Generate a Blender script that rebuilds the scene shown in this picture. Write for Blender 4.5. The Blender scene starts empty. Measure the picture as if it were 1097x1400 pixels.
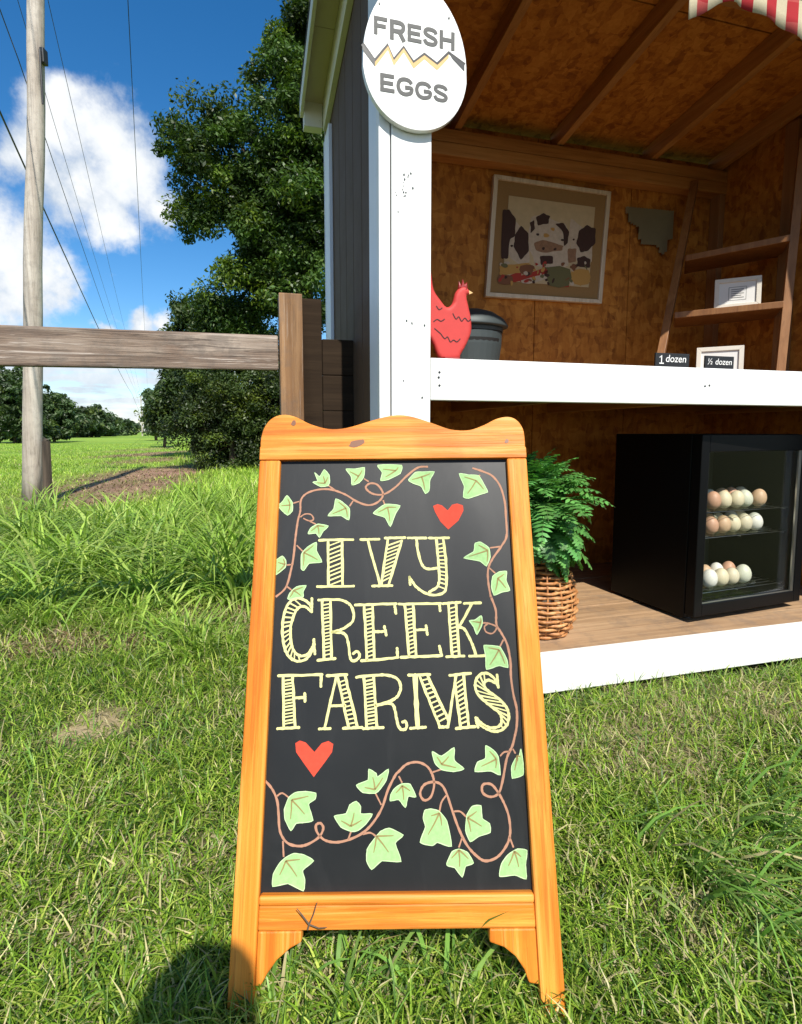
import bpy, bmesh, math, random
import numpy as np
from mathutils import Vector, Matrix
from mathutils.geometry import delaunay_2d_cdt
random.seed(7); RNG = np.random.default_rng(7)
S = bpy.context.scene; COL = S.collection
R = math.radians

# ------------------------------------------------------------------ camera, sky, sun, exposure
cam = bpy.data.cameras.new('camera'); camo = bpy.data.objects.new('camera', cam); COL.objects.link(camo)
FPX, PITCH = 740.0, 5.25
cam.sensor_fit = 'VERTICAL'; cam.sensor_height = 24; cam.lens = FPX / 1400 * 24
cam.shift_y = -42 / 1400; cam.clip_start = .02; cam.clip_end = 5000
camo.location = (0, 0, 1); camo.rotation_euler = (R(90 - PITCH), 0, 0)
S.camera = camo
SUN_EL, SUN_AZ = 48.0, 160.5
sd = Vector((math.sin(R(SUN_AZ)) * math.cos(R(SUN_EL)), math.cos(R(SUN_AZ)) * math.cos(R(SUN_EL)), math.sin(R(SUN_EL))))
sun = bpy.data.lights.new('sun', 'SUN'); sun.energy = 4.6; sun.angle = R(.55); sun.color = (1, .95, .86)
suno = bpy.data.objects.new('sun', sun); COL.objects.link(suno)
suno.rotation_euler = sd.to_track_quat('Z', 'Y').to_euler(); suno.location = (2, -4, 6)
S.view_settings.view_transform = 'Standard'; S.view_settings.look = 'None'
S.view_settings.exposure = .5; S.view_settings.gamma = 1; S.view_settings.use_curve_mapping = False

cp, sp = math.cos(R(PITCH)), math.sin(R(PITCH))
O = Vector((0, 0, 1))
def ray(x, y):
    yc = 658 - y
    return Vector((x - 548.5, FPX * cp + yc * sp, yc * cp - FPX * sp))

class NT:
    """small node-graph helper"""
    def __init__(s, nt): s.t = nt; s.t.nodes.clear()
    def n(s, typ, ins=None, **kw):
        nd = s.t.nodes.new('ShaderNode' + typ)
        for k, v in kw.items(): setattr(nd, k, v)
        for k, v in (ins or {}).items():
            if isinstance(v, bpy.types.NodeSocket): s.t.links.new(v, nd.inputs[k])
            else: nd.inputs[k].default_value = v
        return nd
    def m(s, op, a, b=0.0, c=None, clamp=False):
        i = {0: a, 1: b}
        if c is not None: i[2] = c
        return s.n('Math', i, operation=op, use_clamp=clamp).outputs[0]
    def vm(s, op, a, b=(0, 0, 0), out=0):
        return s.n('VectorMath', {0: a, 1: b}, operation=op).outputs[out]
    def mix(s, f, a, b, mode='MIX'):
        nd = s.n('MixRGB', {'Fac': f, 'Color1': a, 'Color2': b}, blend_type=mode); return nd.outputs[0]
    def ramp(s, f, pts, interp='LINEAR'):
        nd = s.n('ValToRGB', {'Fac': f}); cr = nd.color_ramp; cr.interpolation = interp
        while len(cr.elements) < len(pts): cr.elements.new(.5)
        for e, (p, c) in zip(cr.elements, pts):
            e.position = p; e.color = (c, c, c, 1) if isinstance(c, (int, float)) else (*c, 1)
        return nd.outputs[0]
    def noise(s, v, scale, detail=4, rough=.55, dist=0):
        return s.n('TexNoise', {'Vector': v, 'Scale': scale, 'Detail': detail, 'Roughness': rough, 'Distortion': dist})

W = bpy.data.worlds.new('World'); S.world = W; W.use_nodes = True
def build_world():
    N = NT(W.node_tree)
    sky = N.n('TexSky', sky_type='NISHITA')
    sky.sun_disc = False; sky.sun_elevation = R(SUN_EL); sky.sun_rotation = R(SUN_AZ)
    sky.air_density = 1.0; sky.dust_density = .25; sky.ozone_density = 3.0; sky.altitude = 200
    hs = N.n('HueSaturation', {'Saturation': 1.34, 'Value': 1.12, 'Color': sky.outputs[0]}).outputs[0]
    d = N.n('TexCoord').outputs['Generated']
    nz = N.noise(d, 5.5, 8, .6)
    wob = N.vm('MULTIPLY', N.vm('SUBTRACT', nz.outputs['Color'], (.5, .5, .5)), (.16, .16, .16))
    dw = N.vm('ADD', d, wob)
    # cumulus lobes: direction (azimuth from +Y, elevation, radius) in degrees; more of them all round the sky
    lobes = []
    for px, py, r in ((85, 185, 58), (135, 205, 70), (180, 255, 58), (90, 262, 62), (135, 305, 46), (32, 225, 44), (210, 285, 30),
                      (2, 345, 52), (48, 405, 54), (100, 414, 36), (0, 420, 60), (192, 444, 22), (222, 440, 18), (160, 452, 14)):
        v = ray(px, py).normalized(); lobes.append((v, r / 860))
    rr = random.Random(3)
    for k in range(16):
        a, e = rr.uniform(70, 300), rr.uniform(8, 50)
        for q in range(4):
            aa, ee = R(a + rr.uniform(-9, 9)), R(e + rr.uniform(-4, 4))
            lobes.append((Vector((math.sin(aa) * math.cos(ee), math.cos(aa) * math.cos(ee), math.sin(ee))), rr.uniform(.06, .13)))
    cur = None
    for v, r in lobes:
        dist = N.vm('DISTANCE', dw, tuple(v), out=1)
        val = N.m('MULTIPLY_ADD', dist, -1 / r, 1.0)
        cur = val if cur is None else N.m('SMOOTH_MAX', cur, val, .15)
    nf = N.noise(d, 16, 8, .62).outputs[0]
    dens = N.m('ADD', cur, N.m('MULTIPLY', N.m('SUBTRACT', nf, .5), 1.7))
    f1 = N.n('MapRange', {'Value': dens, 'From Min': -.22, 'From Max': .62}, interpolation_type='SMOOTHSTEP').outputs[0]
    # low layered cloud near the horizon, all round
    sep = N.n('SeparateXYZ', {0: d})
    flat = N.vm('MULTIPLY', d, (9, 9, 55))
    nh = N.noise(flat, 1.0, 7, .6).outputs[0]
    band = N.n('MapRange', {'Value': sep.outputs[2], 'From Min': .17, 'From Max': .1}, interpolation_type='SMOOTHSTEP').outputs[0]
    f2 = N.m('MULTIPLY', band, N.n('MapRange', {'Value': nh, 'From Min': .36, 'From Max': .56}, interpolation_type='SMOOTHSTEP').outputs[0])
    f2 = N.m('MULTIPLY', f2, .9)
    f = N.m('MAXIMUM', f1, f2)
    sh = N.noise(N.vm('ADD', d, (3.1, .4, .09)), 9, 6, .6).outputs[0]
    cc = N.ramp(sh, [(.34, (4.2, 4.9, 5.8)), (.6, (7.0, 7.2, 7.4))])
    core = N.n('MapRange', {'Value': dens, 'From Min': .35, 'From Max': 1.1}, interpolation_type='SMOOTHSTEP').outputs[0]
    cc = N.mix(core, cc, (7.6, 7.7, 7.8, 1))
    c = N.mix(f, hs, cc)
    bg = N.n('Background', {'Color': c, 'Strength': .1})
    o = N.n('OutputWorld'); W.node_tree.links.new(bg.outputs[0], o.inputs[0])
build_world()

# ------------------------------------------------------------------ materials
def mat(name):
    m = bpy.data.materials.new(name); m.use_nodes = True; N = NT(m.node_tree)
    out = N.n('OutputMaterial')
    def fin(sock, disp=None):
        m.node_tree.links.new(sock, out.inputs[0])
    return m, N, fin
def objvec(N, jitter=True):
    v = N.n('TexCoord').outputs['Object']
    if jitter:
        rnd = N.n('ObjectInfo').outputs['Random']
        v = N.vm('ADD', v, N.vm('MULTIPLY', N.n('CombineXYZ', {0: rnd, 1: rnd, 2: rnd}).outputs[0], (13, 29, 7)))
    return v
def wood(name, dark, mid, light, axis, rough=.5, scale=1.0, knots=.0, coat=0.0, weather=0.0, bump=.25, spec=.5, streak=0.0, lines=0.0, knotcol=(.1, .04, .015)):
    m, N, fin = mat(name)
    v = objvec(N)
    st = [26 * scale] * 3; st['xyz'.index(axis)] = 1.3 * scale
    g = N.noise(N.vm('MULTIPLY', v, tuple(st)), 1, 6, .62, .6).outputs[0]
    st2 = [150 * scale] * 3; st2['xyz'.index(axis)] = 5 * scale
    fine = N.noise(N.vm('MULTIPLY', v, tuple(st2)), 1, 3, .6).outputs[0]
    big = N.noise(v, 2.2, 3, .5).outputs[0]
    gg = N.m('ADD', N.m('MULTIPLY', g, .75), N.m('MULTIPLY', big, .25))
    c = N.ramp(gg, [(.3, dark), (.5, mid), (.68, light)])
    c = N.mix(N.m('MULTIPLY', N.m('GREATER_THAN', fine, .6), .25), c, (*[q * .55 for q in dark], 1))
    h = N.m('ADD', g, N.m('MULTIPLY', fine, .5))
    if knots:
        ks = [4.2] * 3; ks['xyz'.index(axis)] = 2.0
        vo = N.n('TexVoronoi', {'Vector': N.vm('MULTIPLY', v, tuple(ks)), 'Scale': 1.0}, feature='F1')
        kd = N.n('MapRange', {'Value': vo.outputs['Distance'], 'From Min': .05 * knots, 'From Max': .14 * knots}).outputs[0]
        c = N.mix(kd, (*knotcol, 1), c)
    if weather:
        wn = N.noise(v, 9, 5, .7).outputs[0]
        c = N.mix(N.m('MULTIPLY', N.n('MapRange', {'Value': wn, 'From Min': .48, 'From Max': .62}).outputs[0], weather), c, (.12, .1, .085, 1))
    if lines:
        st4 = [60 * scale] * 3; st4['xyz'.index(axis)] = 1.6 * scale
        ln = N.noise(N.vm('MULTIPLY', v, tuple(st4)), 1, 4, .65, .8).outputs[0]
        c = N.mix(N.m('MULTIPLY', N.n('MapRange', {'Value': ln, 'From Min': .52, 'From Max': .64}).outputs[0], lines), c, (*[q * .8 for q in dark], 1))
        c = N.mix(N.m('MULTIPLY', N.n('MapRange', {'Value': ln, 'From Min': .46, 'From Max': .36}).outputs[0], lines * .6), c, (.93, .5, .14, 1))
        du = N.noise(v, 6, 6, .7).outputs[0]
        c = N.mix(N.m('MULTIPLY', N.n('MapRange', {'Value': du, 'From Min': .55, 'From Max': .75}).outputs[0], .35), c, (.36, .12, .02, 1))
        h = N.m('ADD', h, ln)
    if streak:
        st3 = [75 * scale] * 3; st3['xyz'.index(axis)] = 2.6 * scale
        sn = N.noise(N.vm('MULTIPLY', v, tuple(st3)), 1, 5, .7, 1.2).outputs[0]
        c = N.mix(N.m('MULTIPLY', N.n('MapRange', {'Value': sn, 'From Min': .56, 'From Max': .66}).outputs[0], streak), c, (.58, .5, .43, 1))
        c = N.mix(N.m('MULTIPLY', N.n('MapRange', {'Value': sn, 'From Min': .42, 'From Max': .34}).outputs[0], streak), c, (.05, .033, .024, 1))
        h = N.m('ADD', h, sn)
    b = N.n('Bump', {'Height': h, 'Strength': bump, 'Distance': .004}).outputs[0]
    p = N.n('BsdfPrincipled', {'Base Color': c, 'Roughness': rough, 'Normal': b, 'Specular IOR Level': spec, 'Coat Weight': coat, 'Coat Roughness': .25})
    fin(p.outputs[0]); return m
def paint(name, col, rough=.45, dirt=.25, dirtcol=(.3, .27, .22), bump=.12, spots=True, metal=0, spec=.5, scale=1.0):
    m, N, fin = mat(name)
    v = objvec(N)
    a = N.noise(v, 7 * scale, 7, .7).outputs[0]
    c = N.mix(N.m('MULTIPLY', N.n('MapRange', {'Value': a, 'From Min': .52, 'From Max': .78}).outputs[0], dirt), (*col, 1), (*dirtcol, 1))
    if spots:
        q = N.noise(v, 60 * scale, 3, .6).outputs[0]
        c = N.mix(N.m('MULTIPLY', N.m('GREATER_THAN', q, .72), dirt * 1.6, clamp=True), c, (*[k * .6 for k in dirtcol], 1))
    gr = N.noise(N.vm('MULTIPLY', v, (70, 70, 70)), 1, 4, .6).outputs[0]
    b = N.n('Bump', {'Height': gr, 'Strength': bump, 'Distance': .002}).outputs[0]
    rg = N.m('MULTIPLY_ADD', a, .25, rough - .12)
    p = N.n('BsdfPrincipled', {'Base Color': c, 'Roughness': rg, 'Normal': b, 'Metallic': metal, 'Specular IOR Level': spec})
    fin(p.outputs[0]); return m
def osb(name, tint=1.0):
    m, N, fin = mat(name)
    v = objvec(N, False)
    v2 = N.vm('ADD', v, N.vm('MULTIPLY', N.noise(v, 9, 3).outputs['Color'], (.06, .06, .06)))
    vo = N.n('TexVoronoi', {'Vector': N.vm('MULTIPLY', v2, (40, 22, 17)), 'Scale': 1.0, 'Randomness': 1.0})
    s2 = N.n('SeparateXYZ', {0: vo.outputs['Color']})
    vb = N.n('TexVoronoi', {'Vector': N.vm('MULTIPLY', v2, (16, 38, 34)), 'Scale': 1.0})
    sb = N.n('SeparateXYZ', {0: vb.outputs['Color']})
    t = N.m('MULTIPLY_ADD', s2.outputs[0], .42, N.m('MULTIPLY_ADD', sb.outputs[1], .38, .06))
    gr = N.noise(N.vm('MULTIPLY', v, (60, 60, 9)), 1, 4).outputs[0]
    t = N.m('ADD', t, N.m('MULTIPLY', N.m('SUBTRACT', gr, .5), .5))
    c = N.ramp(t, [(.08, tuple(q * tint for q in (.26, .08, .008))), (.45, tuple(q * tint for q in (.47, .17, .02))), (.85, tuple(q * tint for q in (.62, .26, .042)))])
    b = N.n('Bump', {'Height': t, 'Strength': .35, 'Distance': .003}).outputs[0]
    p = N.n('BsdfPrincipled', {'Base Color': c, 'Roughness': .7, 'Normal': b, 'Specular IOR Level': .3})
    fin(p.outputs[0]); return m
def plain(name, col, rough=.5, metal=0, spec=.5, var=.15, scale=12):
    m, N, fin = mat(name)
    v = objvec(N)
    a = N.noise(v, scale, 5, .6).outputs[0]
    c = N.mix(N.m('MULTIPLY', a, var * 2), (*col, 1), (*[q * .6 for q in col], 1))
    p = N.n('BsdfPrincipled', {'Base Color': c, 'Roughness': rough, 'Metallic': metal, 'Specular IOR Level': spec})
    fin(p.outputs[0]); return m
def leafmat(name, trans=.35, rough=.45, spec=.35, tcol=(1.15, 1.25, .5)):
    m, N, fin = mat(name)
    c = N.n('Attribute', attribute_name='Col').outputs['Color']
    p = N.n('BsdfPrincipled', {'Base Color': c, 'Roughness': rough, 'Specular IOR Level': spec})
    t = N.n('BsdfTranslucent', {'Color': N.mix(1, c, (*tcol, 1), 'MULTIPLY')})
    fin(N.n('MixShader', {0: trans, 1: p.outputs[0], 2: t.outputs[0]}).outputs[0]); return m

M = dict(
    pine=wood('orange_varnished_pine', (.48, .115, .01), (.7, .225, .024), (.86, .37, .062), 'z', .48, 1.1, 0, .0, bump=.4, spec=.25, lines=.55),
    pine_x=wood('orange_varnished_pine_rail', (.48, .115, .01), (.7, .225, .024), (.86, .37, .062), 'x', .48, 1.1, 0, .0, bump=.4, spec=.25, lines=.55),
    knot=plain('knot', (.2, .075, .03), .5),
    white=paint('white_paint', (.84, .84, .8), .42, .2),
    cool=paint('pale_trim_paint', (.78, .81, .84), .4, .12),
    cream=paint('cream_paint', (.72, .68, .52), .45, .25),
    tinshade=plain('tin_rib_shade', (.09, .07, .035), .6), tan=paint('tan_soffit_paint', (.5, .42, .25), .6, .3), siding=paint('grey_siding_paint', (.1, .062, .036), .7, .2, (.045, .034, .025), spec=.25),
    osb=osb('osb_board', .86), osb_roof=osb('osb_roof_sheet', .95),
    stud=wood('framing_lumber', (.17, .07, .02), (.26, .115, .038), (.34, .16, .06), 'z', .6),
    stud_x=wood('framing_lumber_x', (.27, .105, .022), (.42, .185, .045), (.54, .27, .08), 'x', .6),
    stud_y=wood('framing_lumber_y', (.27, .105, .022), (.42, .185, .045), (.54, .27, .08), 'y', .6),
    floor=wood('floor_plank', (.24, .14, .07), (.4, .25, .135), (.53, .35, .2), 'x', .62, 1.1, .5, weather=.35),
    counter=wood('counter_plank', (.2, .1, .045), (.27, .14, .065), (.33, .18, .085), 'x', .65),
    ladder=wood('ladder_wood', (.15, .058, .016), (.23, .096, .028), (.3, .14, .045), 'z', .5),
    fence=wood('weathered_rail', (.09, .055, .038), (.21, .15, .11), (.44, .36, .29), 'x', .85, .8, 1.1, weather=.5, bump=1.0, streak=.75),
    post=wood('fence_post_wood', (.14, .062, .022), (.26, .135, .055), (.38, .215, .1), 'z', .75, 1.0, .8, weather=.3, bump=.8, streak=.3),
    fshade=wood('shaded_brown_board', (.022, .014, .009), (.03, .019, .011), (.042, .027, .016), 'x', .9, spec=.15),  # brown darkened so the timber looks shaded, shade is in the colour
    pole=wood('grey_pole_wood', (.25, .2, .155), (.47, .41, .34), (.62, .57, .49), 'z', .8, .35, .3, weather=.25, bump=.8, streak=.4),
    chalk=None, roof=plain('roof_shingle', (.05, .05, .052), .9),
    yellow=plain('yellow_chalk_paint', (.88, .84, .36), .75, var=.5, scale=140, spec=.2),
    leaffill=plain('painted_leaf_green', (.42, .68, .28), .75, var=.55, scale=110, spec=.2),
    leafrim=plain('painted_leaf_edge', (.56, .78, .4), .75, var=.1, spec=.2),
    leafvein=plain('painted_leaf_vein', (.3, .24, .09), .75, spec=.2),
    vine=plain('painted_vine_brown', (.52, .27, .17), .75, var=.45, scale=70, spec=.2),
    heart=plain('painted_heart_red', (.86, .085, .045), .7, var=.45, scale=110, spec=.2),
    grey=plain('grey_lettering', (.09, .09, .085), .6, var=.4, scale=60), black=plain('black_paint', (.012, .012, .012), .5),
    yolk=plain('yolk_orange', (.78, .5, .2), .6, var=.3, scale=20),
    fridge=plain('black_enamel', (.004, .004, .0042), .4, spec=.14), gasket=plain('dark_grey_plastic', (.03, .032, .032), .4),
    chrome=plain('brushed_steel', (.5, .5, .48), .3, 1.0), inner=plain('fridge_liner', (.04, .045, .035), .4),
    wicker=None, red=plain('red_painted_metal', (.6, .05, .042), .65, var=.25, scale=25), redcomb=plain('dark_red_comb', (.3, .015, .015), .5),
    zinc=plain('galvanised_metal', (.055, .07, .072), .55, .3, var=.3, scale=9), wframe=paint('whitewashed_frame', (.62, .58, .5), .6, .3),
    paper=plain('white_card', (.7, .69, .66), .7), gold=wood('picture_frame_wood', (.45, .36, .24), (.62, .53, .39), (.7, .62, .48), 'z', .6),
    burlap=plain('burlap_mat', (.32, .19, .07), .9, var=.3, scale=160), canvas=plain('canvas_cream', (.6, .47, .27), .8, var=.4, scale=22),
    cowdark=plain('cow_dark', (.06, .026, .017), .8, var=.5, scale=50), cowwhite=plain('cow_white', (.68, .56, .42), .8, var=.6, scale=45),
    cowpink=plain('cow_nose', (.4, .22, .12), .8, var=.8, scale=70), pr=plain('picture_red', (.38, .035, .02), .8), po=plain('picture_gold', (.5, .28, .07), .8),
    pg=plain('picture_olive', (.14, .13, .05), .8), pb=plain('picture_brown', (.2, .08, .035), .8),
    chalkwhite=plain('white_chalk', (.85, .85, .82), .8), tin=plain('corrugated_tin', (.26, .22, .12), .6, .1, var=.3),
    skin=plain('skin', (.5, .3, .22), .5), shirt=plain('navy_shirt', (.05, .07, .13), .8), jeans=plain('denim', (.06, .09, .16), .85), hair=plain('brown_hair', (.05, .03, .02), .6),
    wire=plain('black_cable', (.02, .02, .022), .5), bark=wood('bark', (.05, .035, .025), (.09, .065, .045), (.14, .11, .08), 'z', .9, .3, bump=.9),
    leaf=leafmat('tree_leaf', .3), grass=leafmat('grass_blade', .36, .42, .3, (1.1, 1.2, .55)), fernleaf=leafmat('fern_leaf', .28, .42, .4),
)
def mk_chalk():
    m, N, fin = mat('chalkboard_black'); v = objvec(N, False)
    a = N.noise(v, 5, 6, .7).outputs[0]; b = N.noise(N.vm('MULTIPLY', v, (90, 90, 14)), 1, 4).outputs[0]
    c = N.mix(N.m('MULTIPLY', a, .6), (.008, .0085, .0088, 1), (.02, .021, .021, 1))
    sm = N.noise(N.vm('MULTIPLY', v, (7, 7, 2.2)), 1, 5, .7, 1.5).outputs[0]
    c = N.mix(N.m('MULTIPLY', N.n('MapRange', {'Value': sm, 'From Min': .5, 'From Max': .72}).outputs[0], .22), c, (.05, .05, .048, 1))
    bp = N.n('Bump', {'Height': b, 'Strength': .08, 'Distance': .001}).outputs[0]
    p = N.n('BsdfPrincipled', {'Base Color': c, 'Roughness': N.m('MULTIPLY_ADD', a, .2, .36), 'Specular IOR Level': .38, 'Normal': bp})
    fin(p.outputs[0]); return m
M['chalk'] = mk_chalk()
def mk_wicker():
    m, N, fin = mat('wicker'); v = objvec(N)
    a = N.noise(v, 30, 5, .7).outputs[0]
    c = N.ramp(a, [(.3, (.24, .085, .025)), (.52, (.48, .21, .07)), (.7, (.7, .4, .17))])
    p = N.n('BsdfPrincipled', {'Base Color': c, 'Roughness': .5}); fin(p.outputs[0]); return m
M['wicker'] = mk_wicker()
def mk_glass():
    m, N, fin = mat('door_glass')
    f = N.m('MULTIPLY_ADD', N.m('POWER', N.n('LayerWeight', {'Blend': .5}).outputs['Facing'], 4.0), .8, .035)
    g = N.n('BsdfGlossy', {'Roughness': .02}); t = N.n('BsdfTransparent', {'Color': (.965, .97, .955, 1)})
    fin(N.n('MixShader', {0: f, 1: t.outputs[0], 2: g.outputs[0]}).outputs[0]); return m
M['glass'] = mk_glass()
def mk_clear():
    m, N, fin = mat('clear_plastic')
    f = N.m('MULTIPLY_ADD', N.m('POWER', N.n('LayerWeight', {'Blend': .5}).outputs['Facing'], 3.0), .8, .06)
    g = N.n('BsdfGlossy', {'Roughness': .08}); t = N.n('BsdfTransparent', {'Color': (.95, .97, .95, 1)})
    fin(N.n('MixShader', {0: f, 1: t.outputs[0], 2: g.outputs[0]}).outputs[0]); return m
M['clear'] = mk_clear()
def mk_gingham():
    m, N, fin = mat('red_gingham'); v = N.n('TexCoord').outputs['Object']
    s = N.n('SeparateXYZ', {0: v})
    st = lambda q, k: N.m('GREATER_THAN', N.m('FRACT', N.m('MULTIPLY', q, k)), .5)
    a, b = st(s.outputs[0], 1 / .1), st(s.outputs[2], 1 / .14)
    c = N.mix(a, (.82, .74, .52, 1), N.mix(b, (.6, .015, .035, 1), (.68, .1, .1, 1)))
    fine = N.noise(N.vm('MULTIPLY', v, (240, 240, 240)), 1, 3).outputs[0]
    c = N.mix(N.m('MULTIPLY', fine, .35), c, (.2, .1, .05, 1))
    p = N.n('BsdfPrincipled', {'Base Color': c, 'Roughness': .9})
    t = N.n('BsdfTranslucent', {'Color': c})
    fin(N.n('MixShader', {0: .3, 1: p.outputs[0], 2: t.outputs[0]}).outputs[0]); return m
M['gingham'] = mk_gingham()
EGGCOL = dict(pink=(.62, .35, .23), tan=(.64, .43, .27), cream=(.76, .67, .47), green=(.68, .69, .56), white=(.82, .8, .73), olive=(.72, .64, .47))
for k, c in EGGCOL.items(): M['egg_' + k] = plain('eggshell_' + k, c, .5, var=.12, scale=40)
def mk_ground():
    m, N, fin = mat('ground_soil_and_turf')
    c = N.n('Attribute', attribute_name='Col').outputs['Color']; v = N.n('TexCoord').outputs['Object']
    a = N.noise(v, 26, 8, .7).outputs[0]; b = N.noise(v, 1.7, 6, .65).outputs[0]
    k = N.m('MULTIPLY_ADD', a, .9, .55); k2 = N.m('MULTIPLY_ADD', b, .5, .75)
    kk = N.m('MULTIPLY', k, k2)
    c = N.mix(1, c, N.n('CombineXYZ', {0: kk, 1: kk, 2: kk}).outputs[0], 'MULTIPLY')
    bp = N.n('Bump', {'Height': a, 'Strength': .7, 'Distance': .03}).outputs[0]
    p = N.n('BsdfPrincipled', {'Base Color': c, 'Roughness': .95, 'Specular IOR Level': .1, 'Normal': bp}); fin(p.outputs[0]); return m
M['ground'] = mk_ground()

# ------------------------------------------------------------------ object helpers
def link(name, me, parent=None):
    o = bpy.data.objects.new(name, me); COL.objects.link(o)
    if parent is not None: o.parent = parent
    return o
def tag(o, label=None, cat=None, group=None, kind=None):
    for k, v in (('label', label), ('category', cat), ('group', group), ('kind', kind)):
        if v: o[k] = v
    return o
def thing(name, label, cat, loc=(0, 0, 0), rot=(0, 0, 0), group=None):
    o = link(name, None); o.location = loc; o.rotation_euler = rot
    o.empty_display_size = .1
    return tag(o, label, cat, group)
def mesh_of(name, verts, faces, mats, parent=None, mi=None, smooth=False, bevel=0, uniq=None):
    me = bpy.data.meshes.new(name); me.from_pydata([tuple(v) for v in verts], [], [tuple(f) for f in faces])
    for m in (mats if isinstance(mats, (list, tuple)) else [mats]): me.materials.append(M[m])
    if mi: me.polygons.foreach_set('material_index', mi)
    if smooth: me.polygons.foreach_set('use_smooth', [True] * len(me.polygons))
    me.update(); o = link(name, me, parent)
    if bevel:
        b = o.modifiers.new('bevel', 'BEVEL'); b.width = bevel; b.segments = 2; b.limit_method = 'ANGLE'; b.angle_limit = R(40)
    return o
BF = [(0, 3, 2, 1), (4, 5, 6, 7), (0, 1, 5, 4), (1, 2, 6, 5), (2, 3, 7, 6), (3, 0, 4, 7)]
class MB:
    def __init__(s): s.v = []; s.f = []; s.mi = []
    def add(s, v, f, m=0):
        k = len(s.v); s.v += [tuple(q) for q in v]; s.f += [tuple(i + k for i in q) for q in f]; s.mi += [m] * len(f); return s
    def box(s, x0, x1, y0, y1, z0, z1, m=0):
        return s.add([(x0, y0, z0), (x1, y0, z0), (x1, y1, z0), (x0, y1, z0), (x0, y0, z1), (x1, y0, z1), (x1, y1, z1), (x0, y1, z1)], BF, m)
    def hexa(s, p, m=0): return s.add(p, BF, m)
    def prism(s, poly, y0, y1, m=0):
        """polygon in x,z pushed from y0 (front) to y1"""
        n = len(poly)
        ar = sum(poly[i][0] * poly[(i + 1) % n][1] - poly[(i + 1) % n][0] * poly[i][1] for i in range(n))
        if ar < 0: poly = poly[::-1]
        v = [(x, y0, z) for x, z in poly] + [(x, y1, z) for x, z in poly]
        f = [tuple(range(n)), tuple(range(2 * n - 1, n - 1, -1))] + [(i, i + n, (i + 1) % n + n, (i + 1) % n) for i in range(n)]
        return s.add(v, f, m)
    def tube(s, pts, r, sides=8, m=0, cap=True):
        pts = [Vector(p) for p in pts]; n = len(pts); rs = r if isinstance(r, (list, tuple)) else [r] * n
        v = []; up = None
        for i, p in enumerate(pts):
            d = (pts[min(i + 1, n - 1)] - pts[max(i - 1, 0)]).normalized()
            if up is None: up = Vector((0, 0, 1)) if abs(d.z) < .9 else Vector((1, 0, 0))
            a = d.cross(up)
            if a.length < 1e-5: a = d.orthogonal()
            a.normalize(); b = a.cross(d).normalized(); up = b
            for k in range(sides):
                t = 2 * math.pi * k / sides
                v.append(p + (a * math.cos(t) + b * math.sin(t)) * rs[i])
        f = [(i * sides + k, i * sides + (k + 1) % sides, (i + 1) * sides + (k + 1) % sides, (i + 1) * sides + k) for i in range(n - 1) for k in range(sides)]
        if cap: f += [tuple(range(sides))[::-1], tuple(range((n - 1) * sides, n * sides))]
        return s.add(v, f, m)
    def lathe(s, prof, seg=20, cx=0, cy=0, m=0, sx=1, sy=1):
        v = []; n = len(prof)
        for r, z in prof:
            for k in range(seg):
                t = 2 * math.pi * k / seg; v.append((cx + r * sx * math.cos(t), cy + r * sy * math.sin(t), z))
        f = [(i * seg + k, i * seg + (k + 1) % seg, (i + 1) * seg + (k + 1) % seg, (i + 1) * seg + k) for i in range(n - 1) for k in range(seg)]
        f += [tuple(range(seg))[::-1], tuple(range((n - 1) * seg, n * seg))]
        return s.add(v, f, m)
    def ribbon(s, pts, w, y=0.0, m=0):
        """flat stroke in the x,z plane at depth y"""
        n = len(pts); L = []; Rr = []
        for i in range(n):
            a, b = pts[max(i - 1, 0)], pts[min(i + 1, n - 1)]
            dx, dz = b[0] - a[0], b[1] - a[1]; l = math.hypot(dx, dz) or 1
            ww = w[i] if isinstance(w, (list, tuple)) else w
            nx, nz = -dz / l * ww / 2, dx / l * ww / 2
            L.append((pts[i][0] + nx, y, pts[i][1] + nz)); Rr.append((pts[i][0] - nx, y, pts[i][1] - nz))
        return s.add(L + Rr, [(i, i + n, i + n + 1, i + 1) for i in range(n - 1)], m)
    def build(s, name, mats, parent=None, **kw): return mesh_of(name, s.v, s.f, mats, parent, s.mi if isinstance(mats, (list, tuple)) else None, **kw)
def box(name, m, parent, x0, x1, y0, y1, z0, z1, bevel=.0025): return MB().box(x0, x1, y0, y1, z0, z1).build(name, m, parent, bevel=bevel)
def tri_poly(poly, y):
    """tessellated flat polygon in x,z at depth y -> verts, faces"""
    n = len(poly)
    r = delaunay_2d_cdt([Vector(p) for p in poly], [], [list(range(n))], 1, 1e-7)
    v = [(p.x, y, p.y) for p in r[0]]
    return v, [tuple(f) for f in r[2]]
def smooth_line(pts, k=6, closed=False):
    P = [Vector(p) for p in pts]; n = len(P); out = []
    rng = range(n if closed else n - 1)
    for i in rng:
        if closed: a, b, c, d = P[(i - 1) % n], P[i], P[(i + 1) % n], P[(i + 2) % n]
        else: a, b, c, d = P[max(i - 1, 0)], P[i], P[i + 1], P[min(i + 2, n - 1)]
        for j in range(k):
            t = j / k
            out.append(.5 * ((2 * b) + (c - a) * t + (2 * a - 5 * b + 4 * c - d) * t * t + (3 * b - a - 3 * c + d) * t ** 3))
    if not closed: out.append(P[-1])
    return [tuple(q) for q in out]
def col_attr(me, cols):
    a = me.color_attributes.new('Col', 'FLOAT_COLOR', 'POINT')
    c = np.ones((len(cols), 4), np.float32); c[:, :3] = cols
    a.data.foreach_set('color', c.ravel())
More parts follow.
